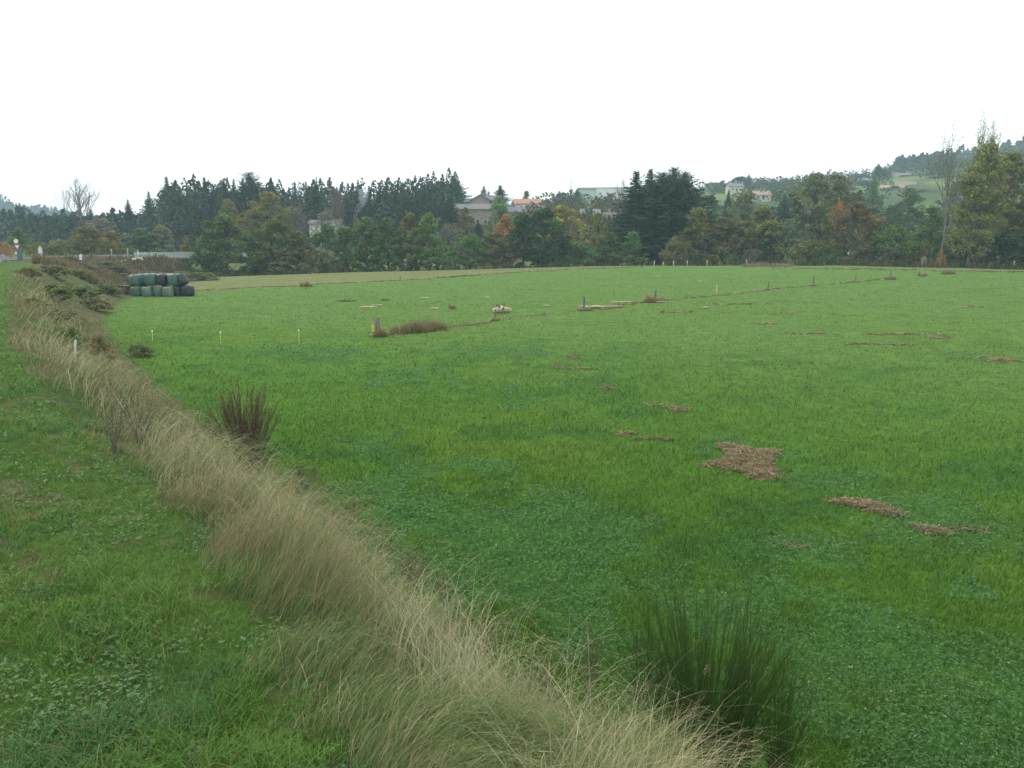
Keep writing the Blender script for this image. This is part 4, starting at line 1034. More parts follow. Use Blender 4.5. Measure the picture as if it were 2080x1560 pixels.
house('village_house', 'small grey roofed house left of the one with tall chimneys', 1198, 270, 452, 437, 36, depth=8, wins=(2, 1), chim=0)
house('village_house', 'cream bungalow with tan roof in the middle of the hillside', 1544, 400, 406, 397, 32, wall='cream', roof='tan_tile', depth=9, wins=(3, 1), chim=1)
house('village_house', 'grey roofed house under the dark skyline clump', 1492, 500, 388, 380, 28, wall='cream', roof='slate', depth=9, wins=(3, 1), chim=0)
house('terrace_house', 'large grey house with stepped terraces left of the skyline conifer', 1738, 500, 384, 371, 42, wall='concrete', roof='slate', depth=12, wins=(5, 2), chim=1)
house('farmhouse', 'long farmhouse with pinkish grey roof right of the skyline conifer', 1824, 540, 368, 360, 40, wall='cream', roof='slate', depth=11, wins=(4, 1), chim=1)
house('village_house', 'white house with grey roof below the low skyline treeline', 1867, 520, 374, 367, 28, wall='white', roof='slate', depth=10, wins=(3, 1), chim=0)
house('village_house', 'low house with tan roof between hillside gardens left of the little yellow house', 1796, 440, 391, 384, 18, wall='cream', roof='tan_tile', depth=8, wins=(2, 1), chim=0)
house('village_house', 'little yellow walled house at the top of the green hill meadow', 1829, 430, 396, 383, 10, wall='cream', roof='tile', depth=7, wins=(1, 2), chim=0)
house('village_house', 'white house low on the hilltop behind the yellow green poplars', 2046, 560, 346, 336, 24, wall='white', roof='slate', depth=9, wins=(3, 1), chim=0)
house('village_house', 'white house highest on the slope near the right border of the photo', 2030, 590, 330, 322, 18, wall='white', roof='slate', depth=9, wins=(2, 1), chim=0)
house('village_house', 'pale house at the left border far behind the road end', 12, 300, 482, 472, 22, wall='white', roof='slate', depth=8, wins=(2, 1), chim=0)
# garden wall on the hillside
a0 = (xcol(1818, 380, 452), 452); a1 = (xcol(1862, 374, 452), 452); mb = MB()
mb.box(((a0[0] + a1[0]) / 2, 452, Hs((a0[0] + a1[0]) / 2, 452) + .9), (a1[0] - a0[0], .5, 2.6), 0.0); mb.box(((a0[0] + a1[0]) / 2, 452, Hs((a0[0] + a1[0]) / 2, 452) + 2.3), (a1[0] - a0[0] + .2, .7, .2))
tag(obj('garden_wall', mb.mesh('garden_wall', M['cream'])), 'long white garden wall below the white house with grey roof', 'garden wall')

def clear_of_houses(px, r, x, y):
    k = (fbm(x, y, 34, 3, 5.7) > .545) | (np.abs((r * .021 + px * .002) % 1 - .5) < .05)
    for (a, b, D) in HOUSES: k &= ~((px > a - 6) & (px < b + 6) & (r < D + 15) & (r > D - 75))
    k &= ~((px > 1415) & (px < 1480) & (r > 330) & (r < 520)) & ~((px > 1830) & (px < 1905) & (r > 255) & (r < 430)) & ~((px > 1650) & (px < 1720) & (r > 420) & (r < 520))
    return k
wood_mass('hill_hedges', 'hedges and copses between the gardens of the village hillside',
          scatter_polar(2300, 1080, 2400, 290, 860, 6, clear_of_houses), 6.5, 4.0, GR, 6, 46, 1.2, False)
def pole(px, D, topy, label):
    x = xcol(px, 470, D); z = Hs(x, D); h = z_at(topy, D) - z
    e = empty('utility_pole', (x, D, z)); tag(e, label, 'utility pole')
    mb = MB(); mb.tube([(0, 0, -.3), (0, 0, h)], [.17, .11], 8); obj('post', mb.mesh('post', M['palebark'], True), e)
    mb = MB(); mb.box((0, 0, h - .35), (1.5, .12, .14)); obj('crossarm', mb.mesh('crossarm', M['wood']), e)
    for s in (-.6, 0, .6):
        mb = MB(); mb.tube([(s, 0, h - .28), (s, 0, h - .08 + .1)], [.05, .04], 6); obj('insulator', mb.mesh('insulator', M['white']), e)
pole(888, 178, 443, 'pale utility pole rising beside the thin brownish tree left of the village')
pole(1003, 198, 432, 'utility pole directly left of the bright orange maple')

# ------------------------------------------------------------------ side road, guard rail, bridge
def strip(P, w, dz, name, mat):
    P = np.array(P, float); d = np.gradient(P, axis=0); d /= np.linalg.norm(d, axis=1, keepdims=True); nrm = np.stack([d[:, 1], -d[:, 0]], 1)
    V = []; k = 7
    for p, nn in zip(P, nrm):
        for j in range(k):
            q = p + nn * w * (j / (k - 1) - .5); V.append((q[0], q[1], 0))
    V = np.array(V); V[:, 2] = np.maximum(H(V[:, 0], V[:, 1]), 3.3) + dz
    Q = [(i * k + j, i * k + j + 1, (i + 1) * k + j + 1, (i + 1) * k + j) for i in range(len(P) - 1) for j in range(k - 1)]
    return mesh_np(name, V, Q, None, None, mat)
mr = [(-3 - .607 * yy - 3.2, yy) for yy in np.linspace(-8, 190, 160)]
tag(obj('road', strip(mr, 6.0, .06, 'road', M['asphalt'])), kind='structure')
sr = [(-66, 95), (-72.6, 125), (-75.6, 140), (-74.5, 150), (-71.7, 157)]
ss = np.linspace(0, 4, 60); sr = [(np.interp(t, range(5), [p[0] for p in sr]), np.interp(t, range(5), [p[1] for p in sr])) for t in ss]
tag(obj('side_road', strip(sr, 5.0, .07, 'side_road', M['asphalt'])), kind='structure')
def rail(name, label, P, z, h=.78, sp=4.0, mat='steel', cat='guard rail'):
    P = np.array(P, float); e = empty(name, (P[0][0], P[0][1], z[0])); tag(e, label, cat); o = np.array([P[0][0], P[0][1], z[0]])
    Z = np.interp(np.arange(len(P)), np.linspace(0, len(P) - 1, len(z)), z); mb = MB()
    P3 = np.concatenate([P, Z[:, None]], 1) - o
    for i in range(len(P3) - 1):
        a, b = P3[i], P3[i + 1]; m = (a + b) / 2; L = np.linalg.norm((b - a)[:2]); rz = math.atan2(b[1] - a[1], b[0] - a[0])
        mb.box((m[0], m[1], m[2] + h - .06), (L, .05, .10), rz); mb.box((m[0], m[1], m[2] + h - .155), (L, .10, .09), rz); mb.box((m[0], m[1], m[2] + h - .25), (L, .05, .10), rz)
    obj('rail_beam', mb.mesh('rail_beam', M[mat]), e)
    L = np.concatenate([[0], np.cumsum(np.linalg.norm(np.diff(P, axis=0), axis=1))])
    for s in np.arange(.3, L[-1], sp):
        p = [np.interp(s, L, P3[:, k]) for k in range(3)]
        mb = MB(); mb.box((p[0], p[1] + .09, p[2] + h / 2 - .2), (.10, .07, h + .3)); obj('post', mb.mesh('post', M[mat]), e)
gy = np.linspace(70, 150, 21); gx = -3 - .607 * gy + .35; rail('guard_rail', 'galvanised guard rail along the road at the left border of the photo', np.stack([gx, gy], 1), list(H(gx, gy)))
rp = [(-73.2, 140), (-72.5, 146), (-70.0, 151), (-68.0, 155)]
rail('guard_rail', 'long low grey guard rail running along the side road to the bridge', [(-64.4, 100), (-66.5, 112), (-69.8, 125), (-72.5, 139), (-71.6, 148), (-69.4, 155)], [3.45, 3.5, 3.5, 3.5, 3.5, 3.5], .62)
# bridge
B0 = np.array([-71.7, 157.0]); B1 = np.array([-55.5, 180.0]); bd = (B1 - B0) / np.linalg.norm(B1 - B0); BL = np.linalg.norm(B1 - B0); brz = math.atan2(bd[1], bd[0]); bn = np.array([bd[1], -bd[0]])
e = empty('road_bridge', (B0[0], B0[1], 3.4), brz); tag(e, 'low road bridge with pale green railing behind the wrapped bales', 'bridge')
mb = MB(); mb.box((BL / 2, 0, -.05), (BL, 7, .35)); obj('deck', mb.mesh('deck', M['concrete']), e)
mb = MB(); mb.box((BL / 2, -3.2, -.75), (BL, .6, 1.0)); mb.box((BL / 2, 3.2, -.75), (BL, .6, 1.0)); obj('girder', mb.mesh('girder', M['darksheet']), e)
for sd in (-1, 1):
    mb = MB(); mb.box((BL / 2, sd * 3.35, 1.05), (BL, .10, .10)); mb.box((BL / 2, sd * 3.35, .22), (BL, .08, .08))
    mb.box((BL / 2, sd * 3.35, .62), (BL, .02, .62))
    f = obj('railing', mb.mesh('railing', M['palegreen']), e)
    for s in np.arange(0.1, BL, 2.2):
        mb = MB(); mb.box((s, sd * 3.42, .6), (.12, .08, 1.05)); obj('baluster', mb.mesh('baluster', M['palegreen']), f)
for s in (0.4, BL - .4):
    mb = MB(); mb.box((s, 0, -2.6), (1.2, 7.4, 4.2)); obj('abutment', mb.mesh('abutment', M['concrete']), e)

# signs and markers
def sign_post(name, px, D, topy, label, cat, build, zg=None):
    x = xcol(px, topy + 15, D); z = Hs(x, D) if zg is None else zg; h = z_at(topy, D) - z
    e = empty(name, (x, D, z)); tag(e, label, cat); build(e, h); return e
def disc(r, n=20, y=0.0, t=.03, sq=None):
    a = np.arange(n) / n * 2 * pi; return a
def plate(name, pts, z, y, t, mat, e):
    pts = np.array(pts, float); n = len(pts); V = [(p[0], y - t / 2, z + p[1]) for p in pts] + [(p[0], y + t / 2, z + p[1]) for p in pts]
    V += [(0, y - t / 2, z + pts[:, 1].mean()), (0, y + t / 2, z + pts[:, 1].mean())]
    Q = [(i, (i + 1) % n, n + (i + 1) % n, n + i) for i in range(n)]
    T = [(2 * n, (i + 1) % n, i) for i in range(n)] + [(2 * n + 1, n + i, n + (i + 1) % n) for i in range(n)]
    return obj(name, mesh_np(name, V, Q, T, None, M[mat]), e)
def b1(e, h):
    mb = MB(); mb.tube([(0, 0, -.4), (0, 0, h - .05)], .06, 8); obj('post', mb.mesh('post', M['greenpole'], True), e)
    mb = MB(); mb.box((.12, .05, h / 2 - .6), (.5, .35, h - 1.4)); obj('cabinet', mb.mesh('cabinet', M['greenpole']), e)
    c = [(.28 * cos(a) - .12, .28 * sin(a)) for a in np.arange(16) / 16 * 2 * pi]; plate('round_plate', c, h - .25, -.09, .03, 'whitep', e)
    plate('red_triangle', [(-.46, .40), (.46, .40), (0, -.40)], h - 1.05, -.10, .03, 'redp', e); plate('white_triangle', [(-.28, .29), (.28, .29), (0, -.20)], h - 1.05, -.125, .02, 'whitep', e)
    plate('white_plate', [(-.36, -.14), (.36, -.14), (.36, .14), (-.36, .14)], h - 1.75, -.10, .03, 'whitep', e)
sign_post('yield_sign', 36, 104, 486, 'red and white triangular sign with a round plate above on a green post', 'road sign', b1)
def b2(e, h):
    mb = MB(); mb.tube([(0, 0, -.4), (0, 0, h - .2)], .05, 8); obj('post', mb.mesh('post', M['steel'], True), e)
    plate('sign_plate', [(-.30, -.42), (.30, -.42), (.26, .22), (0, .48), (-.26, .22)], h - .5, -.07, .03, 'palegreen', e); plate('white_panel', [(-.18, -.32), (.18, -.32), (.16, .14), (0, .32), (-.16, .14)], h - .5, -.095, .02, 'whitep', e)
sign_post('direction_sign', 83, 95, 499, 'small pointed pale sign on a slim post at the top of the bank', 'road sign', b2)
def b3(e, h):
    mb = MB(); mb.tube([(-.02, 0, -.3), (.0, 0, h * .4)], .05, 6); obj('post', mb.mesh('post', M['steel'], True), e)
    plate('board', [(-.24, -.42), (.16, -.42), (.26, .42), (-.14, .42)], h - .45, -.05, .04, 'whitep', e)
sign_post('marker_board', 165, 122, 516, 'white leaning marker board beside the side road guard rail', 'marker board', b3)
def b4(e, h):
    mb = MB(); mb.tube([(0, 0, -.3), (0, 0, h)], [.10, .08], 8); obj('post', mb.mesh('post', M['white'], True), e); mb = MB(); mb.box((0, 0, h - .15), (.2, .2, .12)); obj('band', mb.mesh('band', M['redp']), e)
sign_post('marker_post', 281, 150, 507, 'short white marker post at the left end of the bridge railing', 'marker post', b4)
def b5(e, h):
    mb = MB(); mb.tube([(0, 0, -.3), (0, 0, h)], [.10, .07], 7); obj('post', mb.mesh('post', M['palewood'], True), e); mb = MB(); mb.box((0, 0, h - .2), (.22, .2, .4)); obj('cap', mb.mesh('cap', M['palewood']), e)
sign_post('wooden_post', 260, 150, 504, 'weathered pale post between the guard rail and the marker post', 'post', b5)
sign_post('wooden_post', 227, 148, 505, 'thin weathered post behind the middle of the side road guard rail', 'post', b5)
def b6(e, h):
    mb = MB(); mb.tube([(0, 0, -.3), (0, 0, h)], .03, 6); obj('stick', mb.mesh('stick', M['wood'], True), e); c = [(.17 * cos(a), .17 * sin(a)) for a in np.arange(14) / 14 * 2 * pi]; plate('round_plate', c, h - .1, -.05, .03, 'whitep', e)
sign_post('round_marker', 1722, 152, 513, 'pale round marker on a thin stick under the round rust orange tree', 'marker', b6)
# pale rocks on the road bank
rs = random.Random(4)
def rock_mesh(seed):
    r_ = np.random.default_rng(seed); bpy_v = []; n = 8; m = 6; V = []
    for i in range(1, m):
        for j in range(n):
            a = j / n * 2 * pi; b = i / m * pi; q = .5 * (1 + r_.normal(0, .16)); V.append((q * sin(b) * cos(a), q * sin(b) * sin(a) * .8, q * cos(b) * .7))
    V += [(0, 0, .36), (0, 0, -.34)]; Q = [(i * n + j, (i + 1) * n + j, (i + 1) * n + (j + 1) % n, i * n + (j + 1) % n) for i in range(m - 2) for j in range(n)]
    T_ = [(len(V) - 2, j, (j + 1) % n) for j in range(n)] + [(len(V) - 1, (m - 2) * n + (j + 1) % n, (m - 2) * n + j) for j in range(n)]
    return mesh_np('rock', V, Q, T_, None, M['rock'])
RK = [rock_mesh(i) for i in range(4)]
RKX = [246, 256, 262, 272, 278, 286, 289, 214, 221, 227, 248, 253, 232]
RKA = ordinals(RKX[:7], [(0, 'the thin weathered post')], 'pale rock under the side road'); RKB = ordinals(RKX[7:], [(0, 'the marker board')], 'pale rock at the road bank foot')
for k, (px, py, s) in enumerate([(246, 532, .5), (256, 531, .5), (262, 533, .35), (272, 529, .8), (278, 526, .7), (286, 528, .8), (289, 530, .5), (214, 560, .7), (221, 563, .6), (227, 566, .5), (248, 561, .8), (253, 565, .5), (232, 569, .4)]):
    gx, gy = G(px, py); o = obj('rock', RK[k % 4]); o.location = (gx, gy, Hs(gx, gy) + .25 * s); o.scale = (s * 1.3, s, s); o.rotation_euler = (0, 0, rs.random() * 6)
    up = py < 545
    tag(o, RKA[k] if up else RKB[k - 7], 'rock', 'pale rocks under the side road' if up else 'pale rocks left of the bales')

# ------------------------------------------------------------------ wrapped bales
def bale_mesh(seed, mat, r=.62, h=1.2):
    r_ = np.random.default_rng(seed); prof = [(0.0, 0), (.40, .0), (.53, .03), (.60, .10), (.63, .22), (.645, .45), (.65, .6), (.645, .78), (.63, .98), (.60, 1.10), (.53, 1.17), (.40, 1.20), (0, 1.20)]
    n = 40; V = []; ph = r_.random(3) * 6.28
    for (pr, pz) in prof[1:-1]:
        for j in range(n):
            a = j / n * 2 * pi; k = r / .65 * pr * (1 + .018 * sin(3 * a + ph[0] + pz * 2) + .014 * sin(7 * a + ph[1] - pz * 5) + r_.normal(0, .004)); V.append((k * cos(a), k * sin(a), pz * h / 1.2 + .02 * sin(2 * a + ph[2]) * (pz > .6)))
    m = len(prof) - 2; V += [(0, 0, 0), (0, 0, h)]
    Q = [(i * n + j, i * n + (j + 1) % n, (i + 1) * n + (j + 1) % n, (i + 1) * n + j) for i in range(m - 1) for j in range(n)]
    T_ = [(len(V) - 2, (j + 1) % n, j) for j in range(n)] + [(len(V) - 1, (m - 1) * n + j, (m - 1) * n + (j + 1) % n) for j in range(n)]
    return mesh_np('bale', V, Q, T_, None, M[mat], True)
BM = {k: bale_mesh(i, k) for i, k in enumerate(['greenwrap', 'palewrap', 'blackwrap'])}
bx0, by0 = G(330, 602); 
def bale(px, dy, z, mat, label, s=1.0, lie=None, tilt=0.0, rz=0.0, wide=1.0):
    D = by0 + dy; x = xcol(px, 590, D); o = obj('wrapped_bale', BM[mat]); zg = Hs(x, D) - .05
    o.location = (x, D, zg + z); o.rotation_euler = (0, tilt, rz); o.scale = (s * wide, s, s)
    rb = random.Random(px * 3 + len(label)); o.rotation_euler[1] += rb.uniform(-.05, .05); o.rotation_euler[0] += rb.uniform(-.05, .05); o.scale[2] *= rb.uniform(.93, 1.03)
    tag(o, label, 'bale', 'wrapped bales stacked at the field edge')
    return o
bale(278, .3, 0, 'greenwrap', 'green wrapped bale at the left end of the bottom row', .98)
bale(300, .0, 0, 'palewrap', 'second green wrapped bale from the left end of the bottom row, leaning slightly', .98, tilt=-.06)
bale(322, .1, 0, 'greenwrap', 'green wrapped bale in the bottom row left of the palest one', .96, tilt=.05, rz=1)
bale(342, -.1, 0, 'palewrap', 'palest green wrapped bale, in the bottom row', 1.0, rz=2)
bale(360, .7, 0, 'blackwrap', 'smaller black wrapped bale in the bottom row beside the palest green one', .95, rz=1)
bale(381, .6, 0, 'blackwrap', 'black wrapped bale at the right end of the bottom row', 1.04, wide=1.18)
bale(277, .5, 1.16, 'greenwrap', 'green wrapped bale at the left end of the top row', 1.04, rz=2)
bale(292, 1.3, 1.18, 'greenwrap', 'dark green wrapped bale half hidden behind the top row left of its middle', 1.03, rz=.6)
bale(309, .5, 1.20, 'greenwrap', 'wide green wrapped bale in the top row left of the black one', 1.1, rz=4)
bale(330, .6, 1.20, 'blackwrap', 'black wrapped bale in the top row between green ones', 1.02, rz=4)
bale(339, 1.5, 1.22, 'greenwrap', 'dark green wrapped bale half hidden behind the black one of the top row', 1.04, rz=3)
bale(355, .6, 1.20, 'greenwrap', 'green wrapped bale in the top row beside the tilted black one', 1.1, rz=5)
bale(373, .7, 1.22, 'blackwrap', 'tilted black wrapped bale topping the right end of the stack', 1.06, tilt=-.3, rz=0)
# support rear row under the half hidden ones
bale(292, 1.5, 0, 'greenwrap', 'green wrapped bale in the rear of the bottom row under the half hidden left one', .98); bale(338, 1.5, 0, 'blackwrap', 'black wrapped bale in the rear of the bottom row under the half hidden right one', 1.0)
x = xcol(259, 585, by0 + 2); mb = MB(); mb.box((0, 0, .30), (1.5, .8, .55), 0, .9); mb.box((0, 0, .62), (1.6, .9, .06)); o = obj('feed_trough', mb.mesh('feed_trough', M['darksheet'])); o.location = (x - .2, by0 + 2, Hs(x, by0 + 2) + .35); 
mb = MB()
tag(o, 'low dark trough sticking out at the left end of the bale stack', 'trough')

# ------------------------------------------------------------------ fence posts
def fence_post(px, basey, topy, label, mat='wood', w=.12, tilt=0.0, group=None, tuft=True, cap=False):
    x, y_ = G(px, basey); z = Hs(x, y_); h = z_at(topy, y_) - z
    e = empty('fence_post', (x, y_, z)); tag(e, label, 'fence post', group); mb = MB(); r_ = random.Random(px)
    n = 4; P = [(tilt * h * i / n, r_.uniform(-.01, .01), -.3 + (h + .3) * i / n) for i in range(n + 1)]
    mb.tube(P, [w / 2 * 1.05, w / 2, w / 2, w / 2 * .96, w / 2 * .9], 8); obj('post', mb.mesh('post', M[mat], True), e)
    return e, x, y_, z, h
def stalk_tuft(name, label, x, y_, n, rad, h, colr, parent=None, cat='grass tuft', kind=None, wmin=.004, lean=.5, flatx=1.0, rz=0.0, segs=3, coltip=1.15, group=None):
    r = math.hypot(x, y_); a = RNG.random(n) * 2 * pi; rr = rad * np.sqrt(RNG.random(n)); lx = rr * np.cos(a) * flatx; ly = rr * np.sin(a)
    X = x + lx * cos(rz) - ly * sin(rz); Y = y_ + lx * sin(rz) + ly * cos(rz); Z = H(X, Y)
    hh = h * (.25 + .75 * RNG.random(n) ** 1.3) * (.35 + 1.2 * fbm(X, Y, .5, 2, 3.3)) * (1.05 - .6 * (rr / rad) ** 2); la = hh * lean * RNG.random(n) * 1.4; b = np.arctan2(ly, lx) + RNG.normal(0, .8, n) + rz
    c = lerp(np.array(colr[0]), np.array(colr[1]), RNG.random((n, 1))) * jit(n, .2)
    V, Q, cc = ribbons(np.stack([X, Y, Z - .02], 1), hh, np.maximum(wmin, r * .0007) * (.7 + .6 * RNG.random(n)), np.stack([np.cos(b) * la, np.sin(b) * la], 1), RNG.random(n) * pi, c * .75, segs, .2, 1.7, coltip=c * coltip)
    V = V - np.array([x, y_, Hs(x, y_)])
    o = obj(name, mesh_np(name, V, Q, None, cc, M['straw']), parent); 
    if parent is None: o.location = (x, y_, Hs(x, y_)); tag(o, label, cat, group, kind)
    return o
BRN = ((.16, .11, .06), (.30, .23, .13)); DULL = ((.16, .15, .07), (.33, .28, .16))
P1 = [(767, 683, 645, 'corner fence post with a yellow marker tied to it', 'wood', .26), (1006, 651, 628, 'short grey fence post left of the pale tree stump', 'wood', .16), (1187, 630, 602, 'grey fence post beside the largest driftwood heap', 'wood', .18),
      (1331, 613, 588, 'grey fence post standing in a round straw tuft', 'wood', .18), (1455, 600, 579, 'whitish slim fence post in the middle fence', 'palewood', .12), (1560, 589, 571, 'dark thin fence post right of the whitish slim one', 'wood', .15),
      (1652, 581, 559, 'tallest brown fence post in the right half of the middle fence', 'wood', .17), (1738, 573, 554, 'faint grey fence post right of the tallest brown one', 'wood', .12), (1808, 567, 551, 'dark fence post with a clump of debris at its foot', 'wood', .16),
      (1867, 561, 551, 'stubby brown fence post left of the leaning straw clump', 'wood', .30)]
for k, (px, by, ty, lb, mt, w) in enumerate(P1):
    e, x, y_, z, h = fence_post(px, by, ty, lb, mt, w, tilt=[.0, .03, -.05, .02, 0, .04, 0, -.03, .05, 0][k])
    if k == 0:
        mb = MB(); mb.box((-.24, -.12, h - .62), (.16, .08, .42), 0, .75); mb.tube([(-.24, -.1, h - 1.2), (-.24, -.1, h - .35)], .02, 6); obj('yellow_marker', mb.mesh('yellow_marker', M['yellow']), e)
P2 = [(813, 568, 560, 'small dark fence post at the left of the far fence'), (881, 565, 559, 'small faint fence post second from the left in the far fence'), (955, 560, 551, 'palest post of the far fence, beside a low debris mound'), (1071, 552, 546, 'thin reddish post of the far fence, right of the palest one'), (1124, 549, 544, 'short pale post of the far fence, right of the thin reddish one')]
for (px, by, ty, lb) in P2: fence_post(px, by, ty, lb, 'palewood' if 'pale' in lb else 'wood', .15)
FPL = ordinals([1329, 1347, 1368, 1396, 1436, 1478, 1516], [(0, 'the small cone shaped tree'), (1376, 'the brown hazel bush')], 'thin pale far fence post')
for k, (px, ty) in enumerate(((1329, 529), (1347, 532), (1368, 530), (1396, 528), (1436, 528), (1478, 529), (1516, 528))):
    D = 155; x = xcol(px, 536, D); z = Hs(x, D); e = empty('fence_post', (x, D, z)); h = z_at(ty, D) - z
    mb = MB(); mb.tube([(0, 0, -.3), (0, 0, h)], [.09, .08], 7); obj('post', mb.mesh('post', M['palewood'], True), e)
    tag(e, FPL[k], 'fence post', 'pale posts at the far field edge')
for px, D, lb in ((1873, 148, 'pale wooden post left of the very tall bare poplar trunk'), (2060, 134, 'pale leaning post near the right border at the far field edge')):
    x = xcol(px, 530, D); z = Hs(x, D); e = empty('fence_post', (x, D, z)); mb = MB(); mb.tube([(0, 0, -.3), (.04, 0, 1.25)], [.10, .09], 7); obj('post', mb.mesh('post', M['palewood'], True), e); tag(e, lb, 'fence post')
# slim yellow stakes with white insulators
for px, by, ty, lb in ((311, 700, 671, 'slim yellow stake nearest the dry slope, left of two others'), (449, 698, 673, 'slim yellow stake with the brightest white top, the middle one of three'), (608, 697, 669, 'slim yellow stake farthest right of three in the green meadow')):
    x, y_ = G(px, by); z = Hs(x, y_); h = z_at(ty, y_) - z; e = empty('fence_stake', (x, y_, z)); tag(e, lb, 'fence stake')
    mb = MB(); mb.tube([(0, 0, -.2), (random.uniform(-.06, .06), 0, h - .12)], .011, 6); obj('rod', mb.mesh('rod', M['yellow'], True), e)
    mb = MB(); mb.tube([(0, 0, h - .14), (0, 0, h)], [.045, .03], 6); obj('insulator', mb.mesh('insulator', M['whitep'], True), e)
x, y_ = G(152, 735); z = Hs(x, y_); mb = MB(); mb.box((0, 0, .16), (.035, .02, .50)); o = obj('marker_stake', mb.mesh('marker_stake', M['whitep'])); o.location = (x, y_, z); o.rotation_euler = (.05, .12, .2); tag(o, 'short white stake leaning in the dry grass of the slope', 'stake')

# ------------------------------------------------------------------ flood debris mats
def debris(px, py, rx, ry, n, label, col=BRN, shape=None, hump=.08, cat='debris', logs=0, seed=0, wmul=1.0, rot=0.0, gap=.44):
    """a mat of tangled dead stems lying on the meadow; rx, ry are half sizes in metres"""
    rs = np.random.default_rng(int(px * 3 + py) + seed); x0, y0 = G(px, py); r0 = math.hypot(x0, y0)
    k = n * 3; ex = 1.1 if shape is None else max(abs(p[0]) for p in shape); ey = 1.1 if shape is None else max(abs(p[1]) for p in shape); X = rs.uniform(-ex, ex, k); Y = rs.uniform(-ey, ey, k)
    if shape is not None:
        sh = np.array(shape, float); ins = np.zeros(k, bool); j = len(sh) - 1
        for i in range(len(sh)):
            c_ = ((sh[i, 1] > Y) != (sh[j, 1] > Y)) & (X < (sh[j, 0] - sh[i, 0]) * (Y - sh[i, 1]) / (sh[j, 1] - sh[i, 1] + 1e-9) + sh[i, 0]); ins ^= c_; j = i
    else:
        th = np.arctan2(Y, X); ph = rs.random(3) * 6.28; ins = np.hypot(X, Y) < .62 + .22 * np.sin(2 * th + ph[0]) + .18 * np.sin(5 * th + ph[1]) + .1 * np.sin(9 * th + ph[2])
    X = X[ins][:n] * rx; Y = Y[ins][:n] * ry; n = len(X)
    if gap > 0:
        kk = fbm(X + px, Y * 2 + py, .9 + rx * .06, 3, 3.7) + rs.normal(0, .05, n) > gap; X, Y = X[kk], Y[kk]; n = len(X)
    if shape is None: X *= .68; Y *= .75
    if py < 760: kk = rs.random(n) < .6; X, Y = X[kk], Y[kk]; n = len(X); col = lerp(np.array(col), np.array([[.17, .15, .07], [.36, .30, .18]]), .5)
    hump *= .55
    cr, sr_ = cos(rot), sin(rot); X, Y = X * cr - Y * sr_, X * sr_ + Y * cr
    hz = hump * (.35 + rs.random(n)); L = .14 + .34 * rs.random(n) + r0 * .0020; a = rs.random(n) * pi; w = np.maximum(.006, r0 * .00060) * (.6 + .9 * rs.random(n)) * wmul
    dx, dy = np.cos(a) * L / 2, np.sin(a) * L / 2; s = np.stack([-np.sin(a), np.cos(a), rs.normal(0, .5, n)], 1) * w[:, None] / 2
    zc = H(x0 + X, y0 + Y) - Hs(x0, y0) + hz; t = rs.normal(0, .05, n) * (.4 + hump * 3)
    A = np.stack([X - dx, Y - dy, zc - t], 1); B = np.stack([X + dx, Y + dy, zc + t], 1); Mm = (A + B) / 2 + np.stack([rs.normal(0, .015, n), rs.normal(0, .015, n), rs.random(n) * .03], 1)
    V = np.stack([A - s, A + s, Mm - s, Mm + s, B - s, B + s], 1).reshape(-1, 3); b = np.arange(n)[:, None] * 6; Q = np.concatenate([b + np.array([0, 1, 3, 2]), b + np.array([2, 3, 5, 4])])
    c = lerp(np.array(col[0]), np.array(col[1]), rs.random((n, 1)) ** 1.3) * (.75 + .5 * rs.random((n, 1))); c = np.repeat(c, 6, 0)
    # the packed litter under the loose stems
    o = obj('debris_mat', mesh_np('debris_mat', V, Q, None, c, M['straw'])); o.location = (x0, y0, Hs(x0, y0)); tag(o, label, cat)
    for i in range(logs):
        mb = MB(); L = .5 + rs.random() * .9; a = rs.random() * .8 - .4; P = [(0, 0, 0), (L * .5 * cos(a), L * .5 * sin(a), .03), (L * cos(a), L * sin(a), .02)]; mb.tube(P, [.05, .06, .035], 6)
        g = obj('stick', mb.mesh('stick', M['palewood'], True), o); g.location = (rs.uniform(-rx, rx) * .7, rs.uniform(-ry, ry) * .5, hump + .08)
    return o
def px_shape(cx, cy, pts):
    """outline on the ground, as offsets in metres from the centre"""
    x0, y0 = G(cx, cy); return [(G(a, b)[0] - x0, G(a, b)[1] - y0) for a, b in pts]
star = px_shape(1515, 942, [(1462, 903), (1500, 908), (1545, 917), (1580, 914), (1574, 928), (1560, 936), (1565, 953), (1584, 968), (1560, 977), (1530, 969), (1500, 957), (1470, 951), (1445, 947), (1450, 939), (1482, 936), (1486, 925)])
star_old = [(-.55, 1.0), (-.1, .62), (.35, .55), (.85, .85), (.80, .55), (.62, .1), (.70, -.35), (1.0, -.72), (.85, -1.0), (.45, -.85), (.0, -.55), (-.55, -.5), (-1.0, -.42), (-.95, -.2), (-.45, .0), (-.35, .35)]
RED = ((.17, .10, .062), (.44, .33, .22))
debris(1515, 942, 1.0, 1.0, 9000, gap=0, label='large four cornered mat of dead brown stems lying flat in the meadow', col=RED, shape=star, hump=.05)
debris(1745, 1024, .85, .40, 1100, 'narrow mat of dead stems just right of the large four cornered mat', RED, None, .06, rot=-.5)
debris(1795, 1040, .55, .22, 420, 'thin reddish tail of dead stems trailing from the narrow mat', RED, None, .05, rot=-.5)
debris(1893, 1078, .62, .22, 420, 'short reddish brown mat farther right along the line of the narrow mats', RED, None, .05, rot=-.5)
debris(1975, 1078, .5, .3, 90, 'faint scatter of stems at the right, beyond the short reddish mat', BRN, None, .05, rot=-.3)
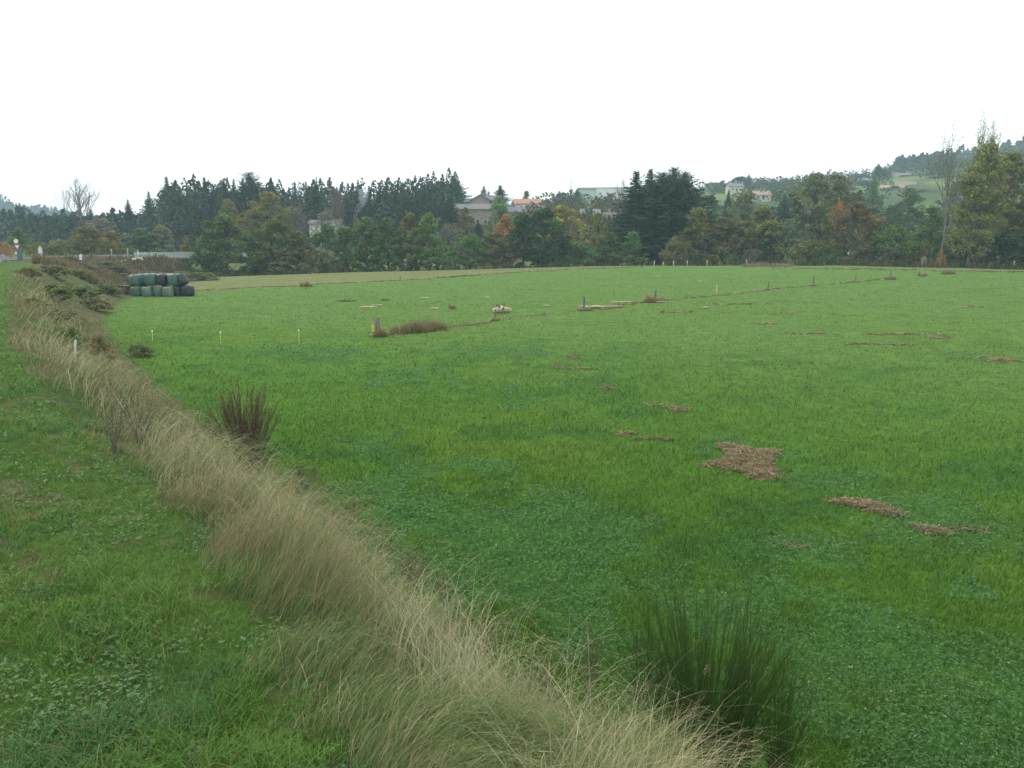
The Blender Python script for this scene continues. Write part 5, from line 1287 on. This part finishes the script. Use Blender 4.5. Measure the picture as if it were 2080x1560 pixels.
for (px, py, rx, ry, n, lb) in [(1376, 832, .75, .5, 420, 'small rust brown mat, right one of a close pair in mid meadow'), (1325, 823, .6, .35, 160, 'thin scatter of stems, left one of a close pair in mid meadow'), (1272, 881, .55, .3, 220, 'short rust brown mat up left of the large four cornered mat'), (1330, 893, .9, .2, 130, 'long faint streak of stems between the large mat and the short rust brown one'),
                                (1238, 791, .7, .5, 150, 'faint tan mat in the meadow centre'), (1166, 727, .7, .7, 240, 'rusty clump standing a little above the grass in the meadow centre'), (1185, 749, 1.3, .5, 200, 'pale streak of stems right below the rusty clump'), (1145, 747, 1.0, .5, 140, 'faint brown streak left of the pale one'), (1045, 726, .9, .4, 110, 'short tan streak left of the rusty clump'),
                                (2062, 734, 2.6, 1.1, 1500, 'broad reddish debris ridge cut by the right border of the photo'), (1985, 727, 2.4, .6, 260, 'thin debris streak leading to the ridge at the right border'), (1640, 678, 1.8, .7, 260, 'flat tan streak in the right half of the meadow, left of two others'), (1562, 658, 1.6, .5, 240, 'dark reddish streak below the fence in the right half of the meadow'),
                                (1752, 699, 1.9, .6, 260, 'pale straw streak nearest below the fence centre right'), (1830, 679, 3.0, .9, 380, 'wide loose scatter of straw far out in the right half of the meadow'), (1925, 686, 2.4, .8, 320, 'pale streaks of straw right of the wide loose scatter'), (1835, 701, 1.4, .3, 90, 'short faint streak under the wide loose scatter'), (1970, 624, 1.9, 1.0, 200, 'small brown smudge of stems high in the right of the meadow'),
                                (1978, 707, 1.3, .4, 110, 'faint reddish streak above the thin debris streak at the right'), (1592, 638, 1.3, .5, 110, 'tiny reddish smudge above the dark reddish streak'), (1375, 634, 2.2, 1.0, 330, 'loose tangle of stems just below the middle fence'), (1500, 618, 5.0, .6, 260, 'long thin rusty streak parallel to the middle fence'), (1430, 627, 1.2, .3, 60, 'few pale bits left of the long thin rusty streak'), (1605, 1112, .5, .25, 26, 'few dead stems in the grass below the large four cornered mat'),
                                (1440, 945, .35, .3, 90, 'small tongue of stems at the left corner of the large mat')]:
    debris(px, py, rx, ry, n, lb, BRN if 'tan' in lb or 'pale' in lb or 'faint' in lb else RED, None, .06)
def line_debris(p0, p1, step, n, wdt, lab, hump=.10, logs=0, col=((.15, .105, .06), (.34, .27, .16))):
    hump *= .5; wdt *= .7; n = int(n * 1.3)
    a = G(*p0); b = G(*p1); L = math.hypot(b[0] - a[0], b[1] - a[1]); rot = math.atan2(b[1] - a[1], b[0] - a[0])
    mx, my = (p0[0] + p1[0]) / 2, (p0[1] + p1[1]) / 2
    debris(mx, my, L / 2 * 1.15, wdt, n, lab, col, [(-1, -.3), (-.7, -.75), (-.35, -.4), (0, -.9), (.3, -.4), (.65, -.8), (1, -.2), (.8, .5), (.45, .3), (.1, .85), (-.25, .4), (-.6, .8), (-.9, .4)], hump, rot=rot, logs=logs)
line_debris((772, 682), (905, 670), 1, 2600, .7, 'brown debris strip along the tall dry tuft beside the yellow marked post', .12)
line_debris((900, 666), (1000, 654), 1, 900, .6, 'brown debris strip between the tall dry tuft and the short grey post', .10)
line_debris((1010, 650), (1180, 630), 1, 500, .5, 'thin tan strip of dead grass between the tree stump and the driftwood heap', .05)
line_debris((1182, 631), (1260, 622), 1, 1500, 1.5, 'largest heap of driftwood and stems with broken pale sticks', .28, 9, ((.16, .11, .07), (.44, .34, .22)))
line_debris((1255, 620), (1325, 612), 1, 800, .9, 'straw coloured heap between the driftwood and the post in the round tuft', .15, 3)
line_debris((1340, 611), (1450, 601), 1, 700, .7, 'brown line of debris right of the round straw tuft', .10)
line_debris((1455, 601), (1555, 590), 1, 800, .8, 'brown line of debris at the foot of the whitish slim post', .12)
line_debris((1560, 588), (1650, 581), 1, 800, .9, 'reddish debris line between the dark thin post and the tallest brown one', .14)
line_debris((1655, 580), (1800, 568), 1, 600, .8, 'faint tan debris line right of the tallest brown post', .08)
for i, (a, b, lb) in enumerate([((400, 591), (520, 584), 'dark line of debris starting at the bale stack'), ((520, 584), (610, 581), 'second stretch of the dark debris line right of the bales'), ((625, 579), (760, 572), 'debris line right of the small pointed heap'), ((760, 572), (880, 566), 'debris line around the small dark post of the far fence'), ((885, 565), (960, 560), 'low debris mound left of the palest far fence post'), ((960, 560), (1090, 551), 'debris line right of the palest far fence post'), ((1090, 551), (1200, 546), 'broken debris line at the right end of the far fence'), ((1190, 546), (1300, 542), 'last brown patches where the dry strip ends')]):
    line_debris(a, b, 1, 700, .9, lb, .14 if i != 4 else .3)
for i, (a, b, lb) in enumerate([((1575, 545), (1690, 546), 'left stretch of the straw band across the far right of the meadow'), ((1690, 546), (1790, 547), 'middle stretch of the straw band across the far right of the meadow'), ((1790, 547), (1900, 549), 'brown stretch of the straw band before the tall bare poplar'), ((1900, 551), (1990, 551), 'straw band stretch before the yellow green poplars'), ((1990, 551), (2079, 552), 'straw band stretch at the right border of the photo')]):
    line_debris(a, b, 1, 1300, 3.2, lb, .22, 0, ((.20, .175, .09), (.40, .34, .19)))
# upright tufts
a = G(792, 681); b = G(905, 668)
for i in range(1):
    x, y_ = (a[0] + b[0]) / 2, (a[1] + b[1]) / 2
    stalk_tuft('dry_tuft', 'long tall tuft of grey brown grass running right from the yellow marked post', x, y_ + .3, 4200, .75, 1.0, DULL, lean=.3, flatx=math.hypot(b[0] - a[0], b[1] - a[1]) / 2 / .75, rz=math.atan2(b[1] - a[1], b[0] - a[0]), wmin=.02, group=None)
for px, py, n, rad, h, lb in [(772, 684, 420, .38, .75, 'dense brown tuft wrapped around the yellow marked post'), (1006, 652, 160, .3, .5, 'small tuft at the foot of the short grey post'), (1328, 614, 700, .9, 1.0, 'round straw tuft around a grey fence post'), (622, 582, 420, .8, 1.1, 'small pointed brown heap of stems on the far debris line'), (1874, 561, 200, .6, .7, 'brown tuft at the stubby fence post'), (1926, 557, 240, .8, 1.1, 'leaning straw clump right of the stubby fence post'), (1808, 568, 300, .7, .7, 'debris clump around the dark fence post'), (1738, 574, 150, .6, .5, 'low tuft at the faint grey post'), (1187, 631, 120, .4, .4, 'little tuft at the post beside the driftwood heap'), (918, 627, 90, .25, .8, 'lone brown upright clump in the upper meadow'),
                              (1560, 590, 90, .3, .4, 'little tuft at the dark thin fence post'), (1524, 541, 500, 1.7, 1.0, 'straw coloured mound under the twiggy leafless shrub'), (1548, 540, 300, .9, 1.4, 'pointed straw clump right of the twiggy leafless shrub'), (1580, 541, 700, 3.0, .9, 'wide low straw mound right of the pointed straw clump')]:
    x, y_ = G(px, py); stalk_tuft('dry_tuft', lb, x, y_, n, rad, h, ((.20, .155, .085), (.36, .30, .17)), lean=.8, wmin=.02)
# tree stump and pale driftwood in the upper meadow
x, y_ = G(1019, 636); e = empty('driftwood_stump', (x, y_, Hs(x, y_))); tag(e, 'pale tree stump with roots lying right of the short grey post', 'stump')
mb = MB(); mb.tube([(-.7, 0, .18), (0, 0, .32), (.75, .1, .22)], [.20, .27, .16], 9); obj('trunk', mb.mesh('trunk', M['palewood'], True), e)
for i in range(6):
    mb = MB(); a_ = i * 1.05; mb.tube([(-.05, 0, .3), (.35 * cos(a_) - .1, .3 * sin(a_), .45 + .2 * sin(a_ * 2)), (.7 * cos(a_) - .1, .45 * sin(a_), .35 + .45 * abs(sin(a_)))], [.10, .06, .02], 5); obj('root', mb.mesh('root', M['bark'], True), e)
for px, py, L, lb in [(749, 626, 1.6, 'long pale driftwood stick in the left of the upper meadow'), (864, 607, .9, 'short pale stick beside faint brown stems in the upper meadow'), (989, 606, .5, 'bright white piece of wood alone in the upper meadow'), (882, 629, .8, 'pale stick left of the lone brown upright clump'), (782, 611, .7, 'small pale stick right of the dark branches in the upper meadow'), (705, 613, 1.6, 'dark fallen branch at the left of the upper meadow'), (1110, 623, .5, 'tiny white chip of wood left of the driftwood heap'), (771, 622, .5, 'small pale chip just right of the long pale stick'), (1434, 627, .5, 'tiny white chip below the middle fence'), (766, 683, .9, 'pale stick lying at the foot of the yellow marked post'), (1335, 563, .9, 'pale stick far out before the big conifer group'), (1421, 573, .6, 'faint pale stick far right in the upper meadow')]:
    x, y_ = G(px, py); rs = random.Random(px); mb = MB(); dk = 'dark' in lb; d = 2.0 if dk else 1.6
    mb.tube([(-L / 2 * d / 1.6, 0, .06), (-L * .1, rs.uniform(-.1, .1), .12), (L * .2, rs.uniform(-.1, .1), .08), (L / 2 * d / 1.6, 0, .12)], [.05, .075, .07, .035], 7)
    if L > 1: mb.tube([(0, 0, .1), (.25, .2, .25), (.5, .3, .3)], [.04, .03, .015], 5)
    o = obj('driftwood', mb.mesh('driftwood', M['bark' if dk else 'palewood'], True)); o.location = (x, y_, Hs(x, y_)); o.rotation_euler = (0, 0, rs.uniform(-.4, .4)); tag(o, lb, 'driftwood')

# ------------------------------------------------------------------ shrubs and herbs on the slope
def plant(px, py, topy, wpx, *a, name='slope_bush', label='', **k):
    x, y_ = G(px, py); D = math.hypot(x, y_); return fan_shrub(name, label, x, y_, max(z_at(topy, y_) - Hs(x, y_), .2), wpx / 2 / FOC * D / 1.15, *a, **k)
def fan_shrub(name, label, x, y_, h, spread, nst, ntw, col_b, col_t, cat='shrub', tw_len=.38, tw_w=.0035, stem_r=.006, up=1.0, zoff=0.0, leaves=0, leafcol=None, tw_ang=.35, leanx=0.0, leany=0.0, t0=.25, leafsize=.022):
    """many slender stems fanning up from one root, each carrying upright twigs"""
    e = empty(name, (x, y_, Hs(x, y_) - zoff)); tag(e, label, cat)
    r = math.hypot(x, y_); rs = np.random.default_rng(int(abs(x * 100) + y_ * 10)); mb = MB(); R = []; dirs = []; hs = []
    for i in range(nst):
        a = rs.random() * 2 * pi; k = spread * math.sqrt(rs.random()); tx, ty = cos(a) * k + leanx, sin(a) * k + leany; hh = h * (.60 + .42 * rs.random()) * (1 - .25 * (k / spread) ** 2)
        t = np.linspace(0, 1, 6)[:, None]; b = np.array([cos(a), sin(a), 0]) * .12 * spread * rs.random()
        P = b + np.concatenate([tx * t ** 1.3, ty * t ** 1.3, hh * t], 1) + np.concatenate([rs.normal(0, .008, (6, 2)) * (t > 0), np.zeros((6, 1))], 1)
        mb.tube(P, np.linspace(stem_r, stem_r * .35, 6), 4, False)
        tt = t0 + (1 - t0) * rs.random(ntw) ** .8
        R.append(np.stack([np.interp(tt, t[:, 0], P[:, q]) for q in range(3)], 1)); d = np.stack([np.full(ntw, tx), np.full(ntw, ty)], 1) / max(hh, .1)
        dirs.append(d + rs.normal(0, tw_ang, (ntw, 2)) * .6); hs.append(np.full(ntw, hh) * tw_len * (.5 + .6 * rs.random(ntw)) * (1.05 - .6 * tt))
    obj('stems', mb.mesh('stems', M['twig' if col_b[0] > col_b[1] * .8 else 'broomstem'], True), e)
    R = np.concatenate(R); dirs = np.concatenate(dirs); hs = np.concatenate(hs); n = len(R)
    g = lerp(np.array(col_b), np.array(col_t), rs.random((n, 1))) * (.75 + .5 * rs.random((n, 1)))
    V, Q, cc = ribbons(R, hs, np.maximum(tw_w, r * .00026) * (.7 + .6 * rs.random(n)), dirs * hs[:, None], rs.random(n) * pi, g * .85, 3, .25, 1.3, coltip=g * 1.1)
    obj('twigs', mesh_np('twigs', V, Q, None, cc, M['blade']), e)
    if leaves:
        idx = rs.integers(0, n, leaves); tt = rs.random((leaves, 1)); p = R[idx] + np.concatenate([dirs[idx] * hs[idx][:, None] * tt ** 1.3, hs[idx][:, None] * tt], 1) + rs.normal(0, .012, (leaves, 3))
        lc = np.array(leafcol)[None] * (.6 + .8 * rs.random((leaves, 1))); v, q, c = leaf_cards(p, np.full(leaves, max(leafsize, r * .0013)), lc, rs); obj('leaves', mesh_np('leaves', v, q, None, c, M['blade']), e)
    return e
M['broomstem'] = noisy('broom_stem', (.035, .075, .02), (.07, .12, .03), 12, .7, .2, .1)
BRM = ((.030, .080, .014), (.092, .165, .034))
# the green broom at the bottom of the photo
BB = dict(name='broom_bush', cat='broom bush')
plant(1425, 1640, 1185, 420, 330, 70, *BRM, label='tall bright green broom bush with whip like stems in front of the clover', tw_len=.24, tw_w=.0016, stem_r=.0026, tw_ang=.30, leaves=2600, leafcol=(.06, .13, .03), leafsize=.006, t0=.12, **BB)
plant(1505, 1660, 1150, 80, 26, 60, *BRM, label='tallest slender broom shoots rising at the right of the bright green broom', tw_len=.16, tw_w=.0016, stem_r=.0025, tw_ang=.25, t0=.3, **BB)
plant(1310, 1640, 1190, 130, 50, 56, *BRM, label='smaller green broom sprig leaning left of the tall bright green one', tw_len=.20, tw_w=.0016, stem_r=.0025, tw_ang=.28, t0=.2, **BB)
plant(1575, 1640, 1300, 140, 50, 56, *BRM, label='low green broom sprig at the right side of the tall bright green one', tw_len=.24, tw_w=.0016, stem_r=.0025, tw_ang=.3, t0=.2, **BB)
SH = dict(cat='shrub')
plant(503, 985, 772, 150, 140, 130, (.10, .074, .046), (.20, .145, .088), name='dead_shrub', label='tall dark brown seeded shrub standing at the foot of the dry slope', tw_len=.13, tw_w=.0040, stem_r=.006, leaves=7000, leafcol=(.13, .092, .055), tw_ang=.30, t0=.12, leafsize=.012, **SH)
plant(515, 1000, 870, 140, 50, 70, (.07, .10, .035), (.14, .14, .055), name='dead_shrub', label='green flushed low shrub right under the tall dark brown one', tw_len=.2, tw_w=.004, stem_r=.005, leaves=3000, leafcol=(.07, .12, .045), leafsize=.014, tw_ang=.4, **SH)
for (px, py, ty, w, lb) in [(610, 1010, 930, 110, 'brown weedy herb just right of the tall dark brown shrub'), (700, 1090, 1000, 110, 'dull brown weed clump above the rusty seeded sorrel'), (840, 1190, 1110, 100, 'brown weed clump below the rusty seeded sorrel'), (420, 900, 850, 90, 'brownish green weed left behind the tall dark brown shrub')]:
    plant(px, py, ty, w, 40, 40, (.10, .085, .045), (.18, .145, .08), label=lb, name='dead_herb', cat='herb', tw_len=.14, tw_w=.0030, stem_r=.003, tw_ang=.8, leaves=1400, leafcol=(.11, .12, .05), leafsize=.012)
HB = dict(name='dead_herb', cat='herb')
plant(232, 925, 800, 70, 10, 30, (.08, .066, .042), (.16, .13, .08), label='dark stemmed dead herb standing at the upper edge of the dry slope', tw_len=.09, tw_w=.003, stem_r=.0035, tw_ang=1.0, leaves=380, leafcol=(.11, .09, .055), leafsize=.010, t0=.5, **HB)
plant(285, 900, 780, 120, 22, 34, (.14, .135, .08), (.25, .23, .14), label='loose grey green herb with pale seed clusters right of the dark stemmed one', tw_len=.09, tw_w=.003, stem_r=.003, tw_ang=1.0, leaves=800, leafcol=(.17, .16, .10), leafsize=.012, t0=.45, **HB)
plant(360, 915, 845, 110, 20, 30, (.10, .07, .045), (.18, .14, .075), label='low brown bramble like herb between the grey green herb and the tall brown shrub', tw_len=.16, tw_w=.004, stem_r=.003, tw_ang=.9, leaves=600, leafcol=(.11, .12, .055), leafsize=.014, **HB)
SO = dict(name='sorrel_plant', cat='sorrel')
for (px, py, ty, w, lb) in [(775, 1140, 1030, 130, 'rusty seeded sorrel clump beside the dark hollow in the slope'), (650, 1040, 955, 120, 'brown seeded sorrel clump below the tall brown shrub'), (905, 1240, 1150, 90, 'red brown sorrel clump between the slope and the clover'), (1000, 1330, 1230, 110, 'sparse rusty sorrel clump above the bent dry grass'), (1195, 1430, 1240, 80, 'brown sorrel stalks left of the green broom'), (1110, 1400, 1310, 100, 'short rusty sorrel clump at the slope foot nearest to the broom')]:
    plant(px, py, ty, w, 26, 24, (.17, .095, .055), (.27, .185, .10), label=lb, tw_len=.12, tw_w=.0022, stem_r=.0016, tw_ang=.5, t0=.4, **SO)
for px, py, ty, w, ns, cb, ct, lb in [(140, 705, 640, 75, 60, (.04, .075, .024), (.08, .125, .04), 'dark green broom bush halfway along the slope'), (195, 735, 655, 80, 60, (.105, .078, .046), (.18, .14, .078), 'brown twiggy shrub right of the dark green broom halfway along the slope'), (285, 725, 685, 60, 34, (.06, .09, .032), (.11, .13, .05), 'low grey green shrub at the slope foot left of the yellow stakes'),
                                      (112, 612, 560, 110, 90, (.050, .085, .028), (.10, .145, .05), 'wide green broom bush on the far slope left of the bales'), (165, 606, 566, 100, 70, (.055, .085, .032), (.11, .14, .055), 'lower green broom bush just left of the bale stack'), (60, 562, 532, 60, 50, (.11, .10, .05), (.19, .165, .085), 'brownish bush near the pointed sign on the bank'), (105, 560, 528, 90, 60, (.075, .08, .045), (.15, .14, .075), 'grey brown bush on the skyline of the slope'), (165, 566, 538, 60, 50, (.05, .08, .035), (.10, .125, .055), 'small dark green bush below the white marker board'),
                                      (190, 628, 592, 80, 60, (.10, .078, .046), (.16, .135, .075), 'dark brown bramble patch at the slope foot left of the bales'), (118, 650, 615, 90, 60, (.09, .09, .045), (.16, .155, .078), 'dull olive bramble patch under the wide green broom'), (228, 598, 575, 50, 40, (.06, .10, .037), (.11, .15, .055), 'fresh green bush touching the left end of the bale stack'), (62, 622, 590, 80, 40, (.13, .13, .065), (.22, .20, .11), 'grey straw coloured shrub at the crest of the far slope'), (205, 592, 570, 60, 40, (.06, .09, .037), (.12, .13, .06), 'low bush between the green broom and the pale rocks')]:
    x, y_ = G(px, py); z = Hs(x, y_); p = PROTO['bush%d' % (px % 3)]; e = empty('slope_bush', (x, y_, z - .05), px); tag(e, lb, 'bush')
    sx = w * .40 / FOC * y_ / p['w']; sz = max(z_at(ty, y_) - z, .3) * .75 / p['h']; c_ = (np.array(cb) + np.array(ct)) / 4 + np.array([.12, .125, .055]) / 2
    for part in ('trunk', 'crown'):
        o = obj(part, p[part], e); o.scale = (sx, sx, sz)
        if part == 'crown': o.color = (c_[0] * 1.6, c_[1] * 1.75, c_[2] * 1.6, 0)
for k, (px, py, D, h, sp, cb, ct, lb) in enumerate([(330, 565, 120, 2.6, 3.4, (.07, .055, .035), (.13, .10, .06), 'brownish bramble mound behind the middle of the bale stack'), (260, 560, 125, 2.4, 3.2, (.08, .06, .038), (.14, .11, .065), 'brown bramble mound behind the left end of the bale stack'), (370, 555, 128, 2.6, 2.8, (.045, .06, .03), (.085, .10, .05), 'dark green bush behind the right end of the bale stack'), (405, 560, 126, 2.4, 2.4, (.06, .08, .03), (.11, .13, .045), 'yellowish green bush right of the bale stack'), (215, 548, 128, 2.4, 3.4, (.06, .06, .038), (.11, .10, .06), 'grey brown bush on the bank under the side road'), (300, 545, 138, 2.2, 3.2, (.05, .06, .03), (.10, .10, .05), 'olive brown bush under the left end of the bridge railing'), (160, 548, 118, 1.8, 3.0, (.07, .07, .04), (.12, .11, .06), 'dull bush below the side road guard rail')]):
    x = xcol(px, py, D); z = Hs(x, D); p = PROTO['bush%d' % (px % 3)]; e = empty('bank_bush', (x, D, z - .1), px); tag(e, lb, 'bush'); c_ = (np.array(cb) + np.array(ct)) / 4 + np.array([.12, .125, .055]) / 2
    for part in ('trunk', 'crown'):
        o = obj(part, p[part], e); o.scale = (sp * 1.15 / p['w'], sp / p['w'], h * .62 / p['h'])
        if part == 'crown': o.color = (c_[0] * 1.5, c_[1] * 1.6, c_[2] * 1.5, 0)
# single tall grass stalks standing in front of the broom
def big_stalk(px, py, topx, topy, label, head=.13, bend=0.0):
    x, y_ = G(px, py); z = Hs(x, y_); D = y_ + .02; h = z_at(topy, D) - z; tx = xcol(topx, topy, D) - x
    e = empty('grass_stalk', (x, y_, z)); tag(e, label, 'grass stalk'); mb = MB(); t = np.linspace(0, 1, 9)
    P = np.stack([tx * t ** 1.2, .03 * np.sin(t * 3), h * (t - bend * t ** 3) / (1 - bend)], 1); mb.tube(P, np.linspace(.0032, .0014, 9), 5); obj('stem', mb.mesh('stem', M['strawstem'], True), e)
    rs = np.random.default_rng(px); n = 90; s = 1 - head / h * rs.random(n) * 1.2; pp = np.stack([np.interp(s, t, P[:, k]) for k in range(3)], 1) + rs.normal(0, .006, (n, 3)) * (1 + (1 - s[:, None]) * 6)
    v, q, c = leaf_cards(pp, np.full(n, .016), np.array([.42, .36, .23])[None] * (.7 + .6 * rs.random((n, 1))), rs); obj('seed_head', mesh_np('seed_head', v, q, None, c, M['straw']), e)
    mb = MB()
M['strawstem'] = noisy('straw_stem', (.30, .25, .14), (.44, .38, .24), 20, .7, .1, .1)
big_stalk(1492, 1640, 1526, 1350, 'thick pale grass stalk with a plump seed head before the green broom', .22)
big_stalk(1385, 1640, 1436, 1348, 'straight yellowish grass stalk left of the one with the plump seed head', .08)
big_stalk(1335, 1650, 1412, 1430, 'grey grass stalk with a drooping tip at the left front of the green broom', .10)
big_stalk(1170, 1500, 972, 1300, 'single long grass stalk leaning left over the bent dry grass', .10)

# smoke from a chimney
D = 238; m, n_, l_, out = mat_new('wood_smoke'); pv = n_.new('ShaderNodeVolumePrincipled'); pv.inputs['Color'].default_value = (.80, .88, 1, 1); pv.inputs['Density'].default_value = .12; l_.new(pv.outputs[0], out.inputs['Volume'])
mb = MB(); pts = [(718, 446, .4), (722, 436, .7), (728, 424, 1.0), (735, 412, 1.3), (738, 398, 1.6), (738, 384, 1.9)]
mb.tube([(xcol(a, b, D), D, z_at(b, D)) for a, b, _ in pts], [c for _, _, c in pts], 10); tag(obj('smoke', mb.mesh('smoke', m, True)), 'thin blue smoke drifting up before the dark wood', 'smoke', kind='stuff')

# ------------------------------------------------------------------ haze
m, n_, l_, out = mat_new('haze_air'); pv = n_.new('ShaderNodeVolumePrincipled'); pv.inputs['Color'].default_value = (.66, .87, 1.0, 1); pv.inputs['Density'].default_value = .00041; pv.inputs['Anisotropy'].default_value = .0
l_.new(pv.outputs[0], out.inputs['Volume'])
mb = MB(); mb.box((0, 0, 95), (3700, 3700, 200)); tag(obj('haze', mb.mesh('haze', m)), 'pale bluish autumn haze in the valley air', 'haze', kind='stuff')
